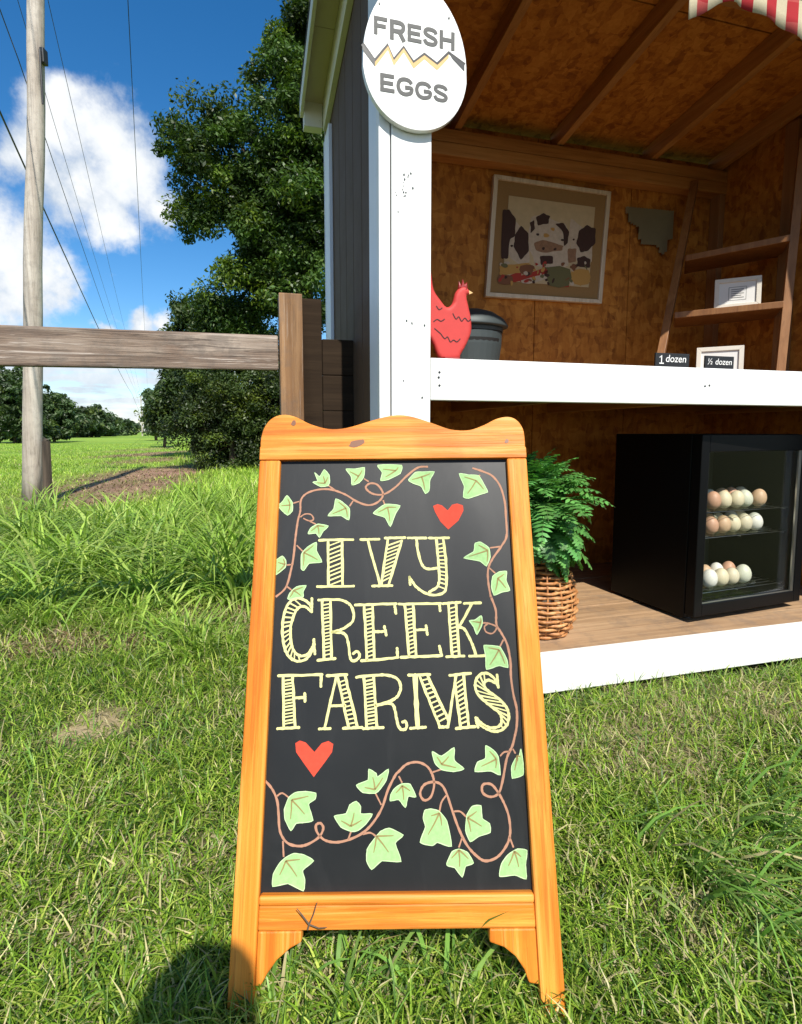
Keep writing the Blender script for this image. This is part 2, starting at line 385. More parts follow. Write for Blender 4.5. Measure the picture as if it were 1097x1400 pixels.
def np_mesh(name, verts, quads=None, tris=None, cols=None, m='leaf', parent=None):
    me = bpy.data.meshes.new(name)
    nq = 0 if quads is None else len(quads); nt = 0 if tris is None else len(tris)
    me.vertices.add(len(verts)); me.vertices.foreach_set('co', np.asarray(verts, np.float32).ravel())
    li = np.concatenate(([quads.ravel()] if nq else []) + ([tris.ravel()] if nt else [])).astype(np.int32)
    me.loops.add(len(li)); me.loops.foreach_set('vertex_index', li)
    me.polygons.add(nq + nt)
    st = np.concatenate([np.arange(nq) * 4, nq * 4 + np.arange(nt) * 3]).astype(np.int32)
    me.polygons.foreach_set('loop_start', st)
    me.update(calc_edges=True); me.validate()
    if cols is not None: col_attr(me, cols)
    me.materials.append(M[m])
    return link(name, me, parent)

def hsh(ix, iy, seed):
    h = (ix.astype(np.int64) * 374761393 + iy.astype(np.int64) * 668265263 + seed * 982451653) & 0xffffffff
    h = ((h ^ (h >> 13)) * 1274126177) & 0xffffffff
    return ((h ^ (h >> 16)) & 0xffff) / 65535.0
def vnoise(x, y, seed=0, octv=3):
    out = 0; amp = .5; tot = 0
    for o in range(octv):
        ix, iy = np.floor(x), np.floor(y); fx, fy = x - ix, y - iy
        fx, fy = fx * fx * (3 - 2 * fx), fy * fy * (3 - 2 * fy)
        a, b, c, d = hsh(ix, iy, seed + o), hsh(ix + 1, iy, seed + o), hsh(ix, iy + 1, seed + o), hsh(ix + 1, iy + 1, seed + o)
        out = out + amp * ((a * (1 - fx) + b * fx) * (1 - fy) + (c * (1 - fx) + d * fx) * fy); tot += amp; amp *= .5; x, y = x * 2.03, y * 2.03
    return out / tot

# ------------------------------------------------------------------ ground
PATCH = [(-1.66, 2.42, .4, .19, 1.1), (-1.25, 2.45, .25, .12, 1.0), (-.95, 2.85, .34, .24, 1.0), (-.8, 2.62, .2, .1, .9), (-1.05, 1.74, .11, .13, 1.0), (-.6, 1.15, .3, .12, .4), (-.75, 1.0, .25, .15, .35),
         (.75, 1.62, .4, .2, .5), (1.3, 1.9, .5, .2, .5), (-.95, 1.3, .25, .12, .45), (.55, 1.0, .2, .12, .3), (-.08, .93, .2, .07, .6)]
DIRT = [(-4.5, 7.6, .8, 1.0, 1.1), (-5.0, 9.8, 1.3, 2.0, 1.2), (-5.9, 13, 1.3, 3.0, 1.2), (-8.3, 18.5, 1.1, 3.2, 1.0), (-10.9, 24, 1.2, 5, 1.1), (-14, 31, 1.1, 6, .7)]
def patch(x, y, lst, wob=.5, seed=5):
    s = np.zeros_like(x)
    n = vnoise(x * 3.1, y * 3.1, seed) - .5
    for cx, cy, rx, ry, k in lst:
        d = ((x - cx) / rx) ** 2 + ((y - cy) / ry) ** 2
        s = np.maximum(s, k * np.clip(1.35 - d + n * 2.2 * wob, 0, 1))
    return s
def gcol(x, y):
    far = np.clip((y - 3) / 10, 0, 1)
    n = vnoise(x * .8, y * .8, 3)[:, None]
    base = (1 - far)[:, None] * np.array([.07, .075, .03]) + far[:, None] * (np.array([.2, .33, .05]) * (.75 + .5 * n) + np.array([.05, .03, .0]) * (n > .6))
    p = patch(x, y, PATCH)[:, None]; d = patch(x, y, DIRT)[:, None]
    base = base * (1 - p) + np.array([.46, .36, .21]) * p
    return base * (1 - d) + (np.array([.25, .18, .1]) * (.6 + .9 * vnoise(x * 6, y * 6, 51))[:, None]) * d
def gz(x, y):
    near = np.exp(-((np.abs(x) + np.abs(y)) / 60) ** 2)
    return (vnoise(x * 1.3, y * 1.3, 11) - .5) * .035 * np.clip((np.hypot(x, y - 1.2) - .5), 0, 1) * near + (vnoise(x * .12, y * .12, 12) - .5) * .25 * np.clip((y - 8) / 12, 0, 1) * near
def axis_pts(lo, hi, near, step):
    a = list(np.arange(-near, near + 1e-6, step)); q = near; st = step
    while q < max(hi, -lo):
        st *= 1.18; q += st; a = [-q] + a + [q]
    return np.array([v for v in a if lo - 1 <= v <= hi + 200])
def build_ground():
    gx = axis_pts(-1500, 1500, 4, .12); gy = axis_pts(-1500, 1500, 5, .12)
    X, Y = np.meshgrid(gx, gy); nx, ny = len(gx), len(gy)
    x, y = X.ravel(), Y.ravel()
    v = np.stack([x, y, gz(x, y)], 1)
    i = np.arange((nx - 1) * (ny - 1)); r, c = i // (nx - 1), i % (nx - 1); a = r * nx + c
    o = np_mesh('ground', v, np.stack([a, a + 1, a + nx + 1, a + nx], 1), None, gcol(x, y), 'ground')
    o.data.polygons.foreach_set('use_smooth', np.ones(len(o.data.polygons), bool))
    tag(o, kind='structure')
build_ground()

# ------------------------------------------------------------------ shed (local axes: x along its front, y into it, z up)
A1 = math.atan2(743, 2752)
SC = Vector((-.0665, 1.77, 0))
E1, E2 = Vector((math.cos(A1), math.sin(A1), 0)), Vector((-math.sin(A1), math.cos(A1), 0))
def toshed(P): d = Vector(P) - SC; return Vector((d.dot(E1), d.dot(E2), d.z))
def St(px, py, t):
    r = ray(px, py); k = (SC + E2 * t - O).dot(E2) / r.dot(E2); q = toshed(O + r * k); return q.x, q.z
shed = thing('market_shed', 'open fronted farm stand shed with white post and grey siding behind the chalkboard', 'shed', SC, (0, 0, A1))
L, D, CZ, FZ = 2.46, 1.22, 1.24, .174
def zc(t): return 2.59 + .125 * (1.2 - t)        # underside of the rafters
def build_shed():
    P = shed
    # floor, rim, skids
    for k in range(8):
        y0 = .034 + k * .146
        box('floor_plank', 'floor', P, .02, L - .02, y0, y0 + .143, FZ - .03, FZ - .002 - .0012 * (k % 3), .002)
    box('rim_board', 'white', P, .0, L, 0, .032, .028, FZ + .003, .003)
    box('skid', 'stud_x', P, .05, L - .05, .12, .22, -.02, FZ - .032); box('skid', 'stud_x', P, .05, L - .05, D - .25, D - .15, -.02, FZ - .032)
    box('side_rim', 'white', P, -.004, .03, .034, D, .03, FZ - .033)
    # front corner post: narrow board and wide board with a dark joint between
    box('corner_strip', 'white', P, -.0035, .0325, -.002, .034, FZ + .005, 2.7, .002)
    box('post_board', 'white', P, .0365, .168, -.006, .03, FZ + .005, 2.72, .003)
    box('corner_post', 'stud', P, .03, .125, .036, .125, FZ, 2.7, 0)
    box('post_board', 'white', P, L - .168, L, -.006, .03, FZ + .005, 2.72, .003)
    box('corner_trim', 'cool', P, -.003, .0055, .0345, .15, .03, 2.66, .001)
    rk = random.Random(4)
    for q in range(22):
        px, py, r = (rk.gauss(550, 6), rk.gauss(254, 11), rk.uniform(.0012, .0034)) if q < 16 else (rk.uniform(537, 586), rk.uniform(210, 545), rk.uniform(.0015, .0035))
        x, z = St(px, py, -.006)
        MB().prism([(x + r * math.cos(a) * rk.uniform(.6, 1.3), z + 1.5 * r * math.sin(a) * rk.uniform(.7, 1.2)) for a in [i * .785 for i in range(8)]], -.0068, -.004).build('paint_chip', 'zinc', P)
    # counter
    box('counter_bar', 'white', P, .17, L - .17, -.002, .036, 1.104, 1.242, .003)
    for x in (.2, .2, .2): pass
    for (px, py) in ((601, 509), (601, 527), (970, 527), (964, 528), (600, 516)):
        x, z = St(px, py, -.002); r = .0042
        MB().prism([(x + r * math.cos(i * .785), z + r * math.sin(i * .785)) for i in range(8)], -.0032, 0).build('screw_head', 'gasket', P)
    for k in range(8):
        y0 = .04 + k * .1455
        box('counter_plank', 'counter', P, .04, L - .04, y0, y0 + .1435, 1.2, 1.226, .002)
    for x in (.1, .68, 1.29, 1.91, 2.36): box('counter_joist', 'stud_y', P, x, x + .04, .04, D - .04, 1.11, 1.198)
    # walls
    for k in range(6):
        y0 = .152 + k * .176
        MB().hexa([(.006, y0, .03), (.014, y0, .03), (.014, y0 + .17, .03), (.006, y0 + .17, .03),
                   (.006, y0, zc(y0) + .07), (.014, y0, zc(y0) + .07), (.014, y0 + .17, zc(y0 + .17) + .07), (.006, y0 + .17, zc(y0 + .17) + .07)]).build('siding_board', 'siding', P, bevel=.003)
    MB().hexa([(.0145, .04, .03), (.022, .04, .03), (.022, D, .03), (.0145, D, .03), (.0145, .04, zc(.04) + .08), (.022, .04, zc(.04) + .08), (.022, D, zc(D) + .08), (.0145, D, zc(D) + .08)]).build('side_sheet', 'siding', P)
    box('corner_trim', 'cool', P, -.012, .0055, D - .16, D - .004, .03, 2.5, .002)
    box('corner_trim', 'cool', P, -.012, .09, D + .014, D + .032, .03, 2.5, .002)
    MB().hexa([(L - .012, .04, .03), (L, .04, .03), (L, D, .03), (L - .012, D, .03), (L - .012, .04, zc(.04) + .08), (L, .04, zc(.04) + .08), (L, D, zc(D) + .08), (L - .012, D, zc(D) + .08)]).build('side_sheet', 'osb', P)
    for x0, x1 in ((.012, .55), (.554, 1.2), (1.204, 1.83), (1.834, L - .012)):
        box('wall_panel', 'osb', P, x0, x1, 1.2, D, .1, 2.66, .0015)
    box('back_siding', 'siding', P, .0, L, D + .001, D + .012, .03, 2.66)
    # inside framing
    box('top_plate', 'stud_x', P, .012, L - .014, 1.11, 1.198, 2.455, 2.52); box('top_plate', 'stud_x', P, .012, L - .014, 1.112, 1.198, 2.523, 2.588)
    for y in (.63, 1.12): box('wall_stud', 'stud', P, L - .055, L - .014, y, y + .075, 1.23, zc(y) - .02)
    for y in (.16, .63, 1.12): box('wall_stud', 'stud', P, .014, .055, y, y + .075, 1.23, zc(y) - .02)
    def sloped(name, m, x0, x1, t0, t1, d0, d1, bevel=.002):
        MB().hexa([(x0, t0, zc(t0) + d0), (x1, t0, zc(t0) + d0), (x1, t1, zc(t1) + d0), (x0, t1, zc(t1) + d0),
                   (x0, t0, zc(t0) + d1), (x1, t0, zc(t0) + d1), (x1, t1, zc(t1) + d1), (x0, t1, zc(t1) + d1)]).build(name, m, P, bevel=bevel)
    for x in (.06, .665, 1.275, 1.895, 2.38): sloped('rafter', 'stud_y', x, x + .04, -.1, 1.2, 0, .09)
    for t0, t1 in ((-.12, .36), (.366, 1.24)):
        for x0, x1 in ((-.14, .684), (.69, 1.294), (1.3, L + .14)):
            sloped('roof_sheet', 'osb_roof', max(x0, -.118), x1, t0, t1, .092, .104, .001)
    for t0, t1 in ((-.118, .3), (.302, .76), (.762, 1.235)): sloped('soffit_board', 'tan', -.115, -.021, t0, t1, .078, .0915, .001)
    sloped('roof_cover', 'roof', -.135, L + .15, -.15, 1.27, .106, .118)
    sloped('front_fascia', 'cream', -.14, L + .14, -.142, -.122, -.02, .1)
    sloped('rake_board', 'cream', -.02, .0055, .0, 1.2, -.06, .088)
    sloped('rake_fascia', 'cream', -.132, -.116, -.12, 1.26, .03, .103)
    box('eave_return', 'cream', P, -.115, -.021, D - .012, D + .05, 2.55, 2.672, .003)
    box('eave_fascia', 'cream', P, -.004, L + .13, D + .034, D + .052, 2.49, 2.64)
    box('header', 'stud_x', P, .17, L - .17, .04, .08, 2.6, 2.73)
build_shed()

# ------------------------------------------------------------------ egg shaped sign on the post
def egg_sign():
    T = -.03
    e = thing('egg_sign', 'white egg shaped board with grey capital letters fixed to the top of the white post', 'sign', SC, (0, 0, A1))
    cx, zb, wid, hgt = .109, 1.93, .334, .43
    poly = []
    for i in range(56):
        a = 2 * math.pi * i / 56 - math.pi / 2
        u = (math.sin(a) + 1) / 2
        poly.append((cx + wid / 2 * math.cos(a) * (1 - .17 * (u - .42) ** 1 * 1.0) * (1.015 if u < .42 else 1.0), zb + hgt * (u ** 1.03)))
    MB().prism(poly, T, T + .02).build('egg_board', 'white', e, bevel=.0015)
    inside = lambda x, z: any((a[1] > z) != (b[1] > z) and x < (b[0] - a[0]) * (z - a[1]) / (b[1] - a[1]) + a[0] for a, b in [(0, 0)]) if 0 else True
    def z7(x, y): return St(480 + x / 6.094, y / 6.094, T)
    top = [z7(*p) for p in ((95, 365), (200, 500), (308, 370), (358, 490), (440, 390), (522, 515), (612, 448), (718, 530), (815, 438), (945, 545))]
    y = T - .0008
    w = .006
    MB().ribbon(top, [.012, .009, .0075, .0075, .0075, .0075, .0075, .0075, .009, .015], y).build('crack_line', 'black', e)
    b = MB()
    for a, c, k in ((0, 1, .9), (8, 9, 1.0)):
        q = [top[a], top[c], (top[c][0], top[c][1] - .018), (top[a][0] + (.012 if a else 0), top[a][1] - .016)]
        MB().add([(p[0], y - .0004, p[1]) for p in q], [(0, 1, 2, 3)]).build('crack_shade', 'gasket', e)
    low = [(p[0], p[1] - .016 - .004 * (i % 2)) for i, p in enumerate(top)]
    b = MB()
    for i in range(1, 8): b.add([(top[i][0], y + .0004, top[i][1]), (low[i][0], y + .0004, low[i][1]), (low[i + 1][0], y + .0004, low[i + 1][1]), (top[i + 1][0], y + .0004, top[i + 1][1])], [(0, 1, 2, 3)])
    b.build('yolk_edge', 'yolk', e)
    boxes = dict(F0=(195, 305, 135, 300), R1=(328, 450, 165, 345), E2=(475, 585, 200, 360), S3=(605, 720, 225, 390), H4=(740, 862, 255, 420),
                 E5=(247, 360, 610, 775), G6=(380, 515, 640, 805), G7=(535, 670, 675, 835), S8=(690, 805, 700, 855))
    GL = dict(F=[[(.13, 0), (.13, 1)], [(0, .89), (.95, .89)], [(0, .5), (.85, .5)]],
              R=[[(.13, 0), (.13, 1)], [(0, .89), (.6, .89), (.82, .82), (.87, .68), (.8, .52), (.6, .46), (.1, .46)], [(.5, .5), (.65, .38), (.92, 0)]],
              E=[[(.13, 0), (.13, 1)], [(0, .89), (.97, .89)], [(0, .5), (.9, .5)], [(0, .11), (1, .11)]],
              S=[[(.88, .7), (.78, .84), (.5, .9), (.24, .86), (.13, .72), (.24, .59), (.5, .5), (.77, .41), (.88, .27), (.76, .13), (.5, .09), (.22, .14), (.1, .31)]],
              H=[[(.13, 0), (.13, 1)], [(.87, 0), (.87, 1)], [(.1, .52), (.9, .52)]],
              G=[[(.9, .7), (.76, .85), (.5, .9), (.23, .8), (.12, .5), (.23, .2), (.5, .09), (.76, .15), (.89, .26), (.89, .46), (.52, .46)]])
    for k, (x0, x1, y0, y1) in boxes.items():
        lx, _ = z7(x0 - 4, (y0 + y1) / 2 - 10); rx, _ = z7(x1 + 4, (y0 + y1) / 2 + 10); _, tz = z7((x0 + x1) / 2, y0 + 6); _, bz = z7((x0 + x1) / 2, y1 - 6)
        mb = MB()
        for q, st_ in enumerate(GL[k[0]]):
            p = [(lx + (rx - lx) * u, bz + (tz - bz) * v) for u, v in st_]
            mb.ribbon(smooth_line(p, 4) if len(p) > 4 else p, (tz - bz) * .215, T - .0011 - .00006 * q)
        mb.build('letter', 'grey', e)
    for (px, py) in ((519, 5), (614, 25)):
        x, z = St(px, py, T); MB().prism([(x + .003 * math.cos(i), z + .003 * math.sin(i)) for i in range(6)], T - .002, T).build('nail_head', 'gasket', e)
egg_sign()

# ------------------------------------------------------------------ sandwich board sign
LEAN = math.atan2(.365, 1.0)
SG = Vector((-.0075, .835, 0)); BM = Matrix.Rotation(-LEAN, 3, 'X') @ Matrix.Rotation(-.0097, 3, 'Y')
board = thing('sandwich_board', 'orange pine sandwich board with painted chalkboard standing on the grass', 'sign', SG, BM.to_euler())
RV, UV, NV = BM @ Vector((1, 0, 0)), BM @ Vector((0, 0, 1)), BM @ Vector((0, -1, 0))
def Bd(px, py, y=0.0):
    r = ray(px, py); base = SG - NV * y
    k = (base - O).dot(NV) / r.dot(NV); d = O + r * k - SG
    return d.dot(RV), d.dot(UV)
REC = .013
ZO = {0: (330, 550, 2.438), 1: (360, 620, 6.094), 2: (530, 620, 5.774), 3: (370, 800, 6.094), 4: (530, 800, 5.774), 5: (340, 1000, 4.986), 6: (540, 1000, 5.485), 7: (330, 950, 2.438), 8: (300, 1200, 6.094)}
def zp(z, x, y): a, b, s = ZO[z]; return a + x / s, b + y / s
def Zb(z, pts, y=REC): return [Bd(*zp(z, *p), y) for p in pts]
def build_board():
    P = board; T = .024
    wave = [(65, 150), (65, 128), (75, 88), (100, 55), (138, 41), (180, 48), (230, 72), (290, 88), (350, 85), (420, 65), (480, 48), (530, 42), (580, 50), (640, 70), (700, 90), (760, 92), (810, 75), (850, 55), (890, 48), (920, 60), (940, 90), (946, 130), (946, 150)]
    w = smooth_line([Bd(*zp(0, *p)) for p in wave], 4)
    xl, xr, zt = Bd(358.5, 620)[0], Bd(718, 620)[0], Bd(540, 627)[1]
    lo_l, lo_r = Bd(309, 1395), Bd(776, 1395)
    xl = min(xl, w[0][0]); 
    XL, XR = -.2915, .2915
    w = [(max(XL, min(XR, x)), z) for x, z in w]
    w[0] = (XL, w[0][1]); w[-1] = (XR, w[-1][1])
    il, ir = Bd(385, 640)[0], Bd(692, 640)[0]
    il, ir = (il + Bd(352, 1215)[0]) / 2, (ir + Bd(733, 1215)[0]) / 2
    MB().prism(w + [(XR, zt), (XL, zt)], 0, T).build('header_rail', 'pine_x', P, bevel=.004)
    zb1, zb0 = Bd(540, 1223)[1], Bd(540, 1272)[1]
    box('stile', 'pine', P, XL, il, .0006, T, -.04, zt - .0006, .004); box('stile', 'pine', P, ir, XR, .0006, T, -.04, zt - .0006, .004)
    box('bottom_rail', 'pine_x', P, il + .0006, ir - .0006, .0014, T, zb0, zb1 - .016, .003)
    box('rail_moulding', 'pine_x', P, il + .0006, ir - .0006, -.002, T, zb1 - .0155, zb1, .004)
    # curved corner brackets
    for sgn, arc in ((-1, [(412, 1272), (412, 1290), (396, 1299), (378, 1315), (364, 1335), (356, 1350), (341, 1352)]), (1, [(670, 1272), (670, 1290), (690, 1297), (706, 1310), (718, 1328), (724, 1346), (741, 1348)])):
        pts = [Bd(*q) for q in arc]; xe = il if sgn < 0 else ir
        pts = [(x, z) for x, z in pts]; pts[-1] = (xe - sgn * .0006, pts[-1][1]); pts[0] = (pts[0][0], zb0 - .0008)
        MB().prism(pts + [(xe - sgn * .0006, zb0 - .0008)], .003, T).build('corner_bracket', 'pine', P, bevel=.003)
    # thin lipping inside the opening
    ch = box('chalkboard', 'chalk', P, il - .004, ir + .004, REC, REC + .006, zb1 - .004, zt + .004, 0)
    # knots
    for z, x, y, a, b in ((0, 385, 137, 30, 13), (0, 175, 70, 9, 10), (0, 885, 130, 7, 7)):
        c = [Bd(*zp(z, x + a * math.cos(t) * random.uniform(.75, 1.1), y + b * math.sin(t) * random.uniform(.75, 1.1) - .25 * a * math.cos(t))) for t in [i * .5 for i in range(12)]]
        MB().prism(c, -.0006, .002).build('knot', 'knot', P)
    # back frame of the A, hinged at the top
    bk = MB()
    def bp(x, yy, z): return (x, yy, z)
    ang = 2 * LEAN * .86
    c_, s_ = math.cos(ang), math.sin(ang); HZ = 1.02
    def fr(x0, x1, u0, u1):   # u measured down from the hinge along the back leg
        q = []
        for zz in (u1, u0):
            for (x, yy) in ((x0, 0), (x1, 0), (x1, .022), (x0, .022)):
                q.append((x, T + .004 + zz * s_ + yy * c_, HZ - zz * c_ + yy * s_))
        return q
    # local axis of the leaning sign: vertical world direction is tilted by LEAN
    for x0, x1 in ((XL + .006, XL + .05), (XR - .05, XR - .006)): MB().hexa(fr(x0, x1, .02, 1.03)).build('rear_leg', 'pine', P, bevel=.003)
    MB().hexa(fr(XL + .051, XR - .051, .05, .1)).build('rear_rail', 'pine_x', P, bevel=.003); MB().hexa(fr(XL + .051, XR - .051, .85, .9)).build('rear_rail', 'pine_x', P, bevel=.003)
    for x in (-.2, .2): box('hinge', 'chrome', P, x - .03, x + .03, T + .0005, T + .003, .95, 1.0, .0005)
    # ---- painting
    Y0 = REC - .0006
    def stroke(mb, z, pts, w=.0054, sm=True, y=Y0, m=0):
        y = y - .00005 * (len(mb.f) % 7)
        q = Zb(z, pts)
        if sm and len(q) > 2: q = smooth_line(q, 5)
        if len(q) == 2: q = [(q[0][0] + (q[1][0] - q[0][0]) * i / 9, q[0][1] + (q[1][1] - q[0][1]) * i / 9) for i in range(10)]
        q = [(a_ + random.gauss(0, .00022), b_ + random.gauss(0, .00022)) for a_, b_ in q]
        mb.ribbon(q, [w * random.uniform(.8, 1.14) for _ in q], y, m)
        # rounded ends
        w = w if not isinstance(w, list) else w[0]
        for e in (q[0], q[-1]):
            a = [(e[0] + w / 2 * math.cos(k * .785), e[1] + w / 2 * math.sin(k * .785)) for k in range(8)]
            mb.add([(p[0], y - .0001, p[1]) for p in a], [tuple(range(8))], m)
    def lerp_poly(pl, t):
        ls = [math.dist(pl[i], pl[i + 1]) for i in range(len(pl) - 1)]; tot = sum(ls); d = max(0, min(1, t)) * tot
        for i, l in enumerate(ls):
            if d <= l or i == len(ls) - 1:
                k = d / l if l else 0; a, b = pl[i], pl[i + 1]; return (a[0] + (b[0] - a[0]) * k, a[1] + (b[1] - a[1]) * k)
            d -= l
    def hatch(mb, z, left, right, n, slant=.06, w=.0029, t0=.03, t1=.97):
        n = round(n * .8)
        l, r = Zb(z, left), Zb(z, right)
        if len(l) > 2: l = smooth_line(l, 5)
        if len(r) > 2: r = smooth_line(r, 5)
        for i in range(n):
            t = t0 + (t1 - t0) * (i + .5) / n + random.uniform(-.006, .006)
            a, b = lerp_poly(l, t + slant / 2), lerp_poly(r, t - slant / 2)
            mb.ribbon([a, b], w * random.uniform(.8, 1.2), Y0 + .0001)
    LT = []
    def letter(strokes, hatches):
        mb = MB()
        for s in strokes: stroke(mb, *s)
        for h in hatches: hatch(mb, *h)
        LT.append(mb.build('painted_letter', 'yellow', ch))
    letter([(1, [(470, 722), (750, 718)]), (1, [(452, 1110), (755, 1105)]), (1, [(540, 722), (545, 1105)]), (1, [(658, 722), (662, 1105)])],
           [(1, [(540, 722), (545, 1105)], [(658, 722), (662, 1105)], 12, .12)])
    letter([(1, [(815, 718), (968, 714)]), (1, [(872, 722), (975, 1095)]), (1, [(1040, 712), (985, 1095)]), (2, [(112, 690), (12, 1030)]), (1, [(910, 1105), (1075, 1100)]), (2, [(-18, 668), (138, 665)])],
           [(1, [(1040, 722), (985, 1075)], [(1150, 722), (1050, 1080)], 12, .12)])
    letter([(2, [(162, 668), (305, 668)]), (2, [(330, 668), (485, 665)]), (2, [(230, 680), (240, 770), (270, 870), (310, 910), (390, 905)]), (2, [(385, 675), (402, 860), (408, 1010), (385, 1060), (330, 1092)]),
            (2, [(440, 675), (462, 870), (465, 1040), (440, 1100), (365, 1118), (290, 1098), (225, 1050), (188, 1000), (174, 975)]), (2, [(174, 975), (178, 1035)])],
           [(2, [(385, 690), (402, 860), (408, 1010), (385, 1060)], [(442, 690), (462, 870), (465, 1040), (440, 1100)], 15, .04)])
    c_out = [(345, 190), (310, 140), (240, 110), (180, 125), (130, 190), (105, 300), (100, 400), (115, 510), (150, 590), (210, 630), (280, 625), (330, 580), (358, 500), (362, 452)]
    c_in = [(335, 215), (290, 180), (240, 185), (200, 240), (172, 330), (168, 420), (180, 510), (215, 570), (260, 590), (310, 575), (348, 520)]
    letter([(3, c_out), (3, c_in), (3, [(345, 110), (345, 222)]), (3, [(362, 455), (372, 572)])], [(3, c_out[2:11], c_in[1:9], 19, .02)])
    letter([(3, [(402, 125), (530, 120), (600, 127), (660, 160), (690, 220), (690, 290), (650, 335), (590, 370), (515, 392)]), (3, [(515, 390), (590, 395), (630, 420), (650, 490), (660, 570), (672, 620), (700, 630), (738, 602), (740, 568), (715, 553), (692, 570)]),
            (3, [(430, 130), (448, 610)]), (3, [(500, 130), (510, 605)]), (3, [(396, 625), (540, 610)])], [(3, [(430, 135), (448, 605)], [(500, 135), (510, 605)], 19, .03)])
    letter([(3, [(707, 165), (1048, 155)]), (3, [(1035, 160), (1044, 235)]), (3, [(780, 170), (805, 622)]), (3, [(850, 168), (866, 615)]), (3, [(862, 388), (955, 385)]), (3, [(950, 345), (964, 415)]), (3, [(757, 630), (920, 618), (1060, 602)]), (3, [(1060, 602), (1055, 527)])],
           [(3, [(782, 175), (805, 620)], [(850, 175), (866, 612)], 16, .03)])
    letter([(4, [(92, 150), (422, 145)]), (4, [(410, 150), (415, 203)]), (4, [(137, 155), (170, 560)]), (4, [(202, 152), (226, 555)]), (4, [(218, 355), (310, 350)]), (4, [(305, 320), (315, 390)]), (4, [(107, 570), (430, 555)]), (4, [(428, 555), (410, 482)])],
           [(4, [(139, 160), (170, 560)], [(202, 160), (226, 550)], 15, .03)])
    letter([(4, [(437, 145), (573, 135)]), (4, [(480, 150), (510, 555)]), (4, [(540, 142), (565, 555)]), (4, [(466, 565), (603, 560)]), (4, [(665, 148), (610, 250), (560, 335)]), (4, [(607, 145), (736, 140)]), (4, [(562, 333), (605, 345), (645, 415), (675, 480), (697, 550)]), (4, [(647, 560), (765, 557)])],
           [(4, [(482, 155), (510, 550)], [(540, 150), (565, 550)], 15, .03)])
    letter([(3, [(67, 755), (428, 745)]), (3, [(424, 750), (420, 843)]), (3, [(105, 760), (112, 1180)]), (3, [(185, 757), (207, 1180)]), (3, [(203, 940), (290, 935)]), (3, [(286, 902), (290, 968)]), (3, [(60, 1195), (238, 1185)])],
           [(3, [(105, 765), (112, 1180)], [(185, 765), (207, 1175)], 17, .03)])
    letter([(3, [(472, 755), (638, 745)]), (3, [(548, 765), (452, 1190)]), (3, [(407, 1198), (500, 1194)]), (3, [(560, 768), (652, 1185)]), (3, [(622, 755), (725, 1180)]), (3, [(607, 1192), (765, 1185)]), (3, [(500, 1007), (620, 1000)])],
           [(3, [(562, 775), (652, 1180)], [(622, 762), (725, 1175)], 14, .02)])
    letter([(3, [(717, 766), (880, 750), (990, 752), (1060, 785), (1086, 850), (1062, 920), (1000, 965), (880, 1002)]), (3, [(880, 1000), (1000, 985), (1035, 1030), (1050, 1110), (1065, 1170), (1090, 1202), (1125, 1198), (1136, 1165), (1124, 1135), (1100, 1142)]),
            (3, [(780, 765), (802, 1185)]), (3, [(860, 755), (887, 1182)]), (3, [(777, 1195), (938, 1185)])], [(3, [(782, 770), (802, 1180)], [(860, 765), (887, 1178)], 16, .03)])
    letter([(4, [(167, 711), (333, 705)]), (4, [(217, 715), (238, 1118)], .0095), (4, [(182, 1130), (300, 1120)]), (4, [(252, 715), (412, 1115)]), (4, [(312, 708), (482, 1065)]), (4, [(410, 1120), (478, 1118)]), (4, [(478, 1115), (540, 718)]),
            (4, [(492, 712), (655, 695)]), (4, [(532, 770), (577, 1120)]), (4, [(600, 706), (641, 1116)]), (4, [(542, 1132), (690, 1116)])],
           [(4, [(256, 725), (412, 1110)], [(312, 712), (482, 1070)], 13, .0), (4, [(535, 740), (577, 1115)], [(600, 715), (641, 1110)], 12, .05)])
    s_o = [(868, 790), (850, 745), (800, 700), (745, 697), (705, 735), (692, 790), (707, 850), (760, 910), (830, 965), (885, 1010), (900, 1050), (895, 1095), (860, 1122), (800, 1122), (745, 1095), (705, 1050)]
    s_i = [(855, 775), (800, 748), (765, 768), (768, 805), (800, 840), (870, 890), (930, 950), (955, 1010), (955, 1070), (930, 1120), (880, 1150), (820, 1150), (760, 1120), (720, 1095)]
    letter([(4, s_o), (4, s_i), (4, [(865, 710), (874, 805)]), (4, [(697, 1047), (714, 1122)])], [(4, s_o[2:13], s_i[1:11], 16, .0)])
    # hearts
    for z, pts in ((2, [(360, 415), (395, 400), (430, 410), (475, 450), (510, 405), (550, 395), (595, 410), (600, 450), (560, 530), (480, 600), (420, 540), (375, 460)]),
                   (5, [(320, 80), (350, 62), (390, 75), (450, 140), (500, 80), (545, 65), (578, 85), (570, 140), (520, 210), (445, 310), (380, 220), (325, 140)])):
        v, f = tri_poly(Zb(z, pts), Y0); mesh_of('painted_heart', v, f, 'heart', ch)
    # vines
    def vine(segs):
        mb = MB()
        for pts, w in segs:
            q = smooth_line([Bd(*zp(*p), REC) for p in pts], 6)
            mb.ribbon(q, [w * random.uniform(.8, 1.15) for _ in q], Y0 + .0001)
        mb.build('painted_vine', 'vine', ch)
    one = lambda z, l: [(z, *p) for p in l]
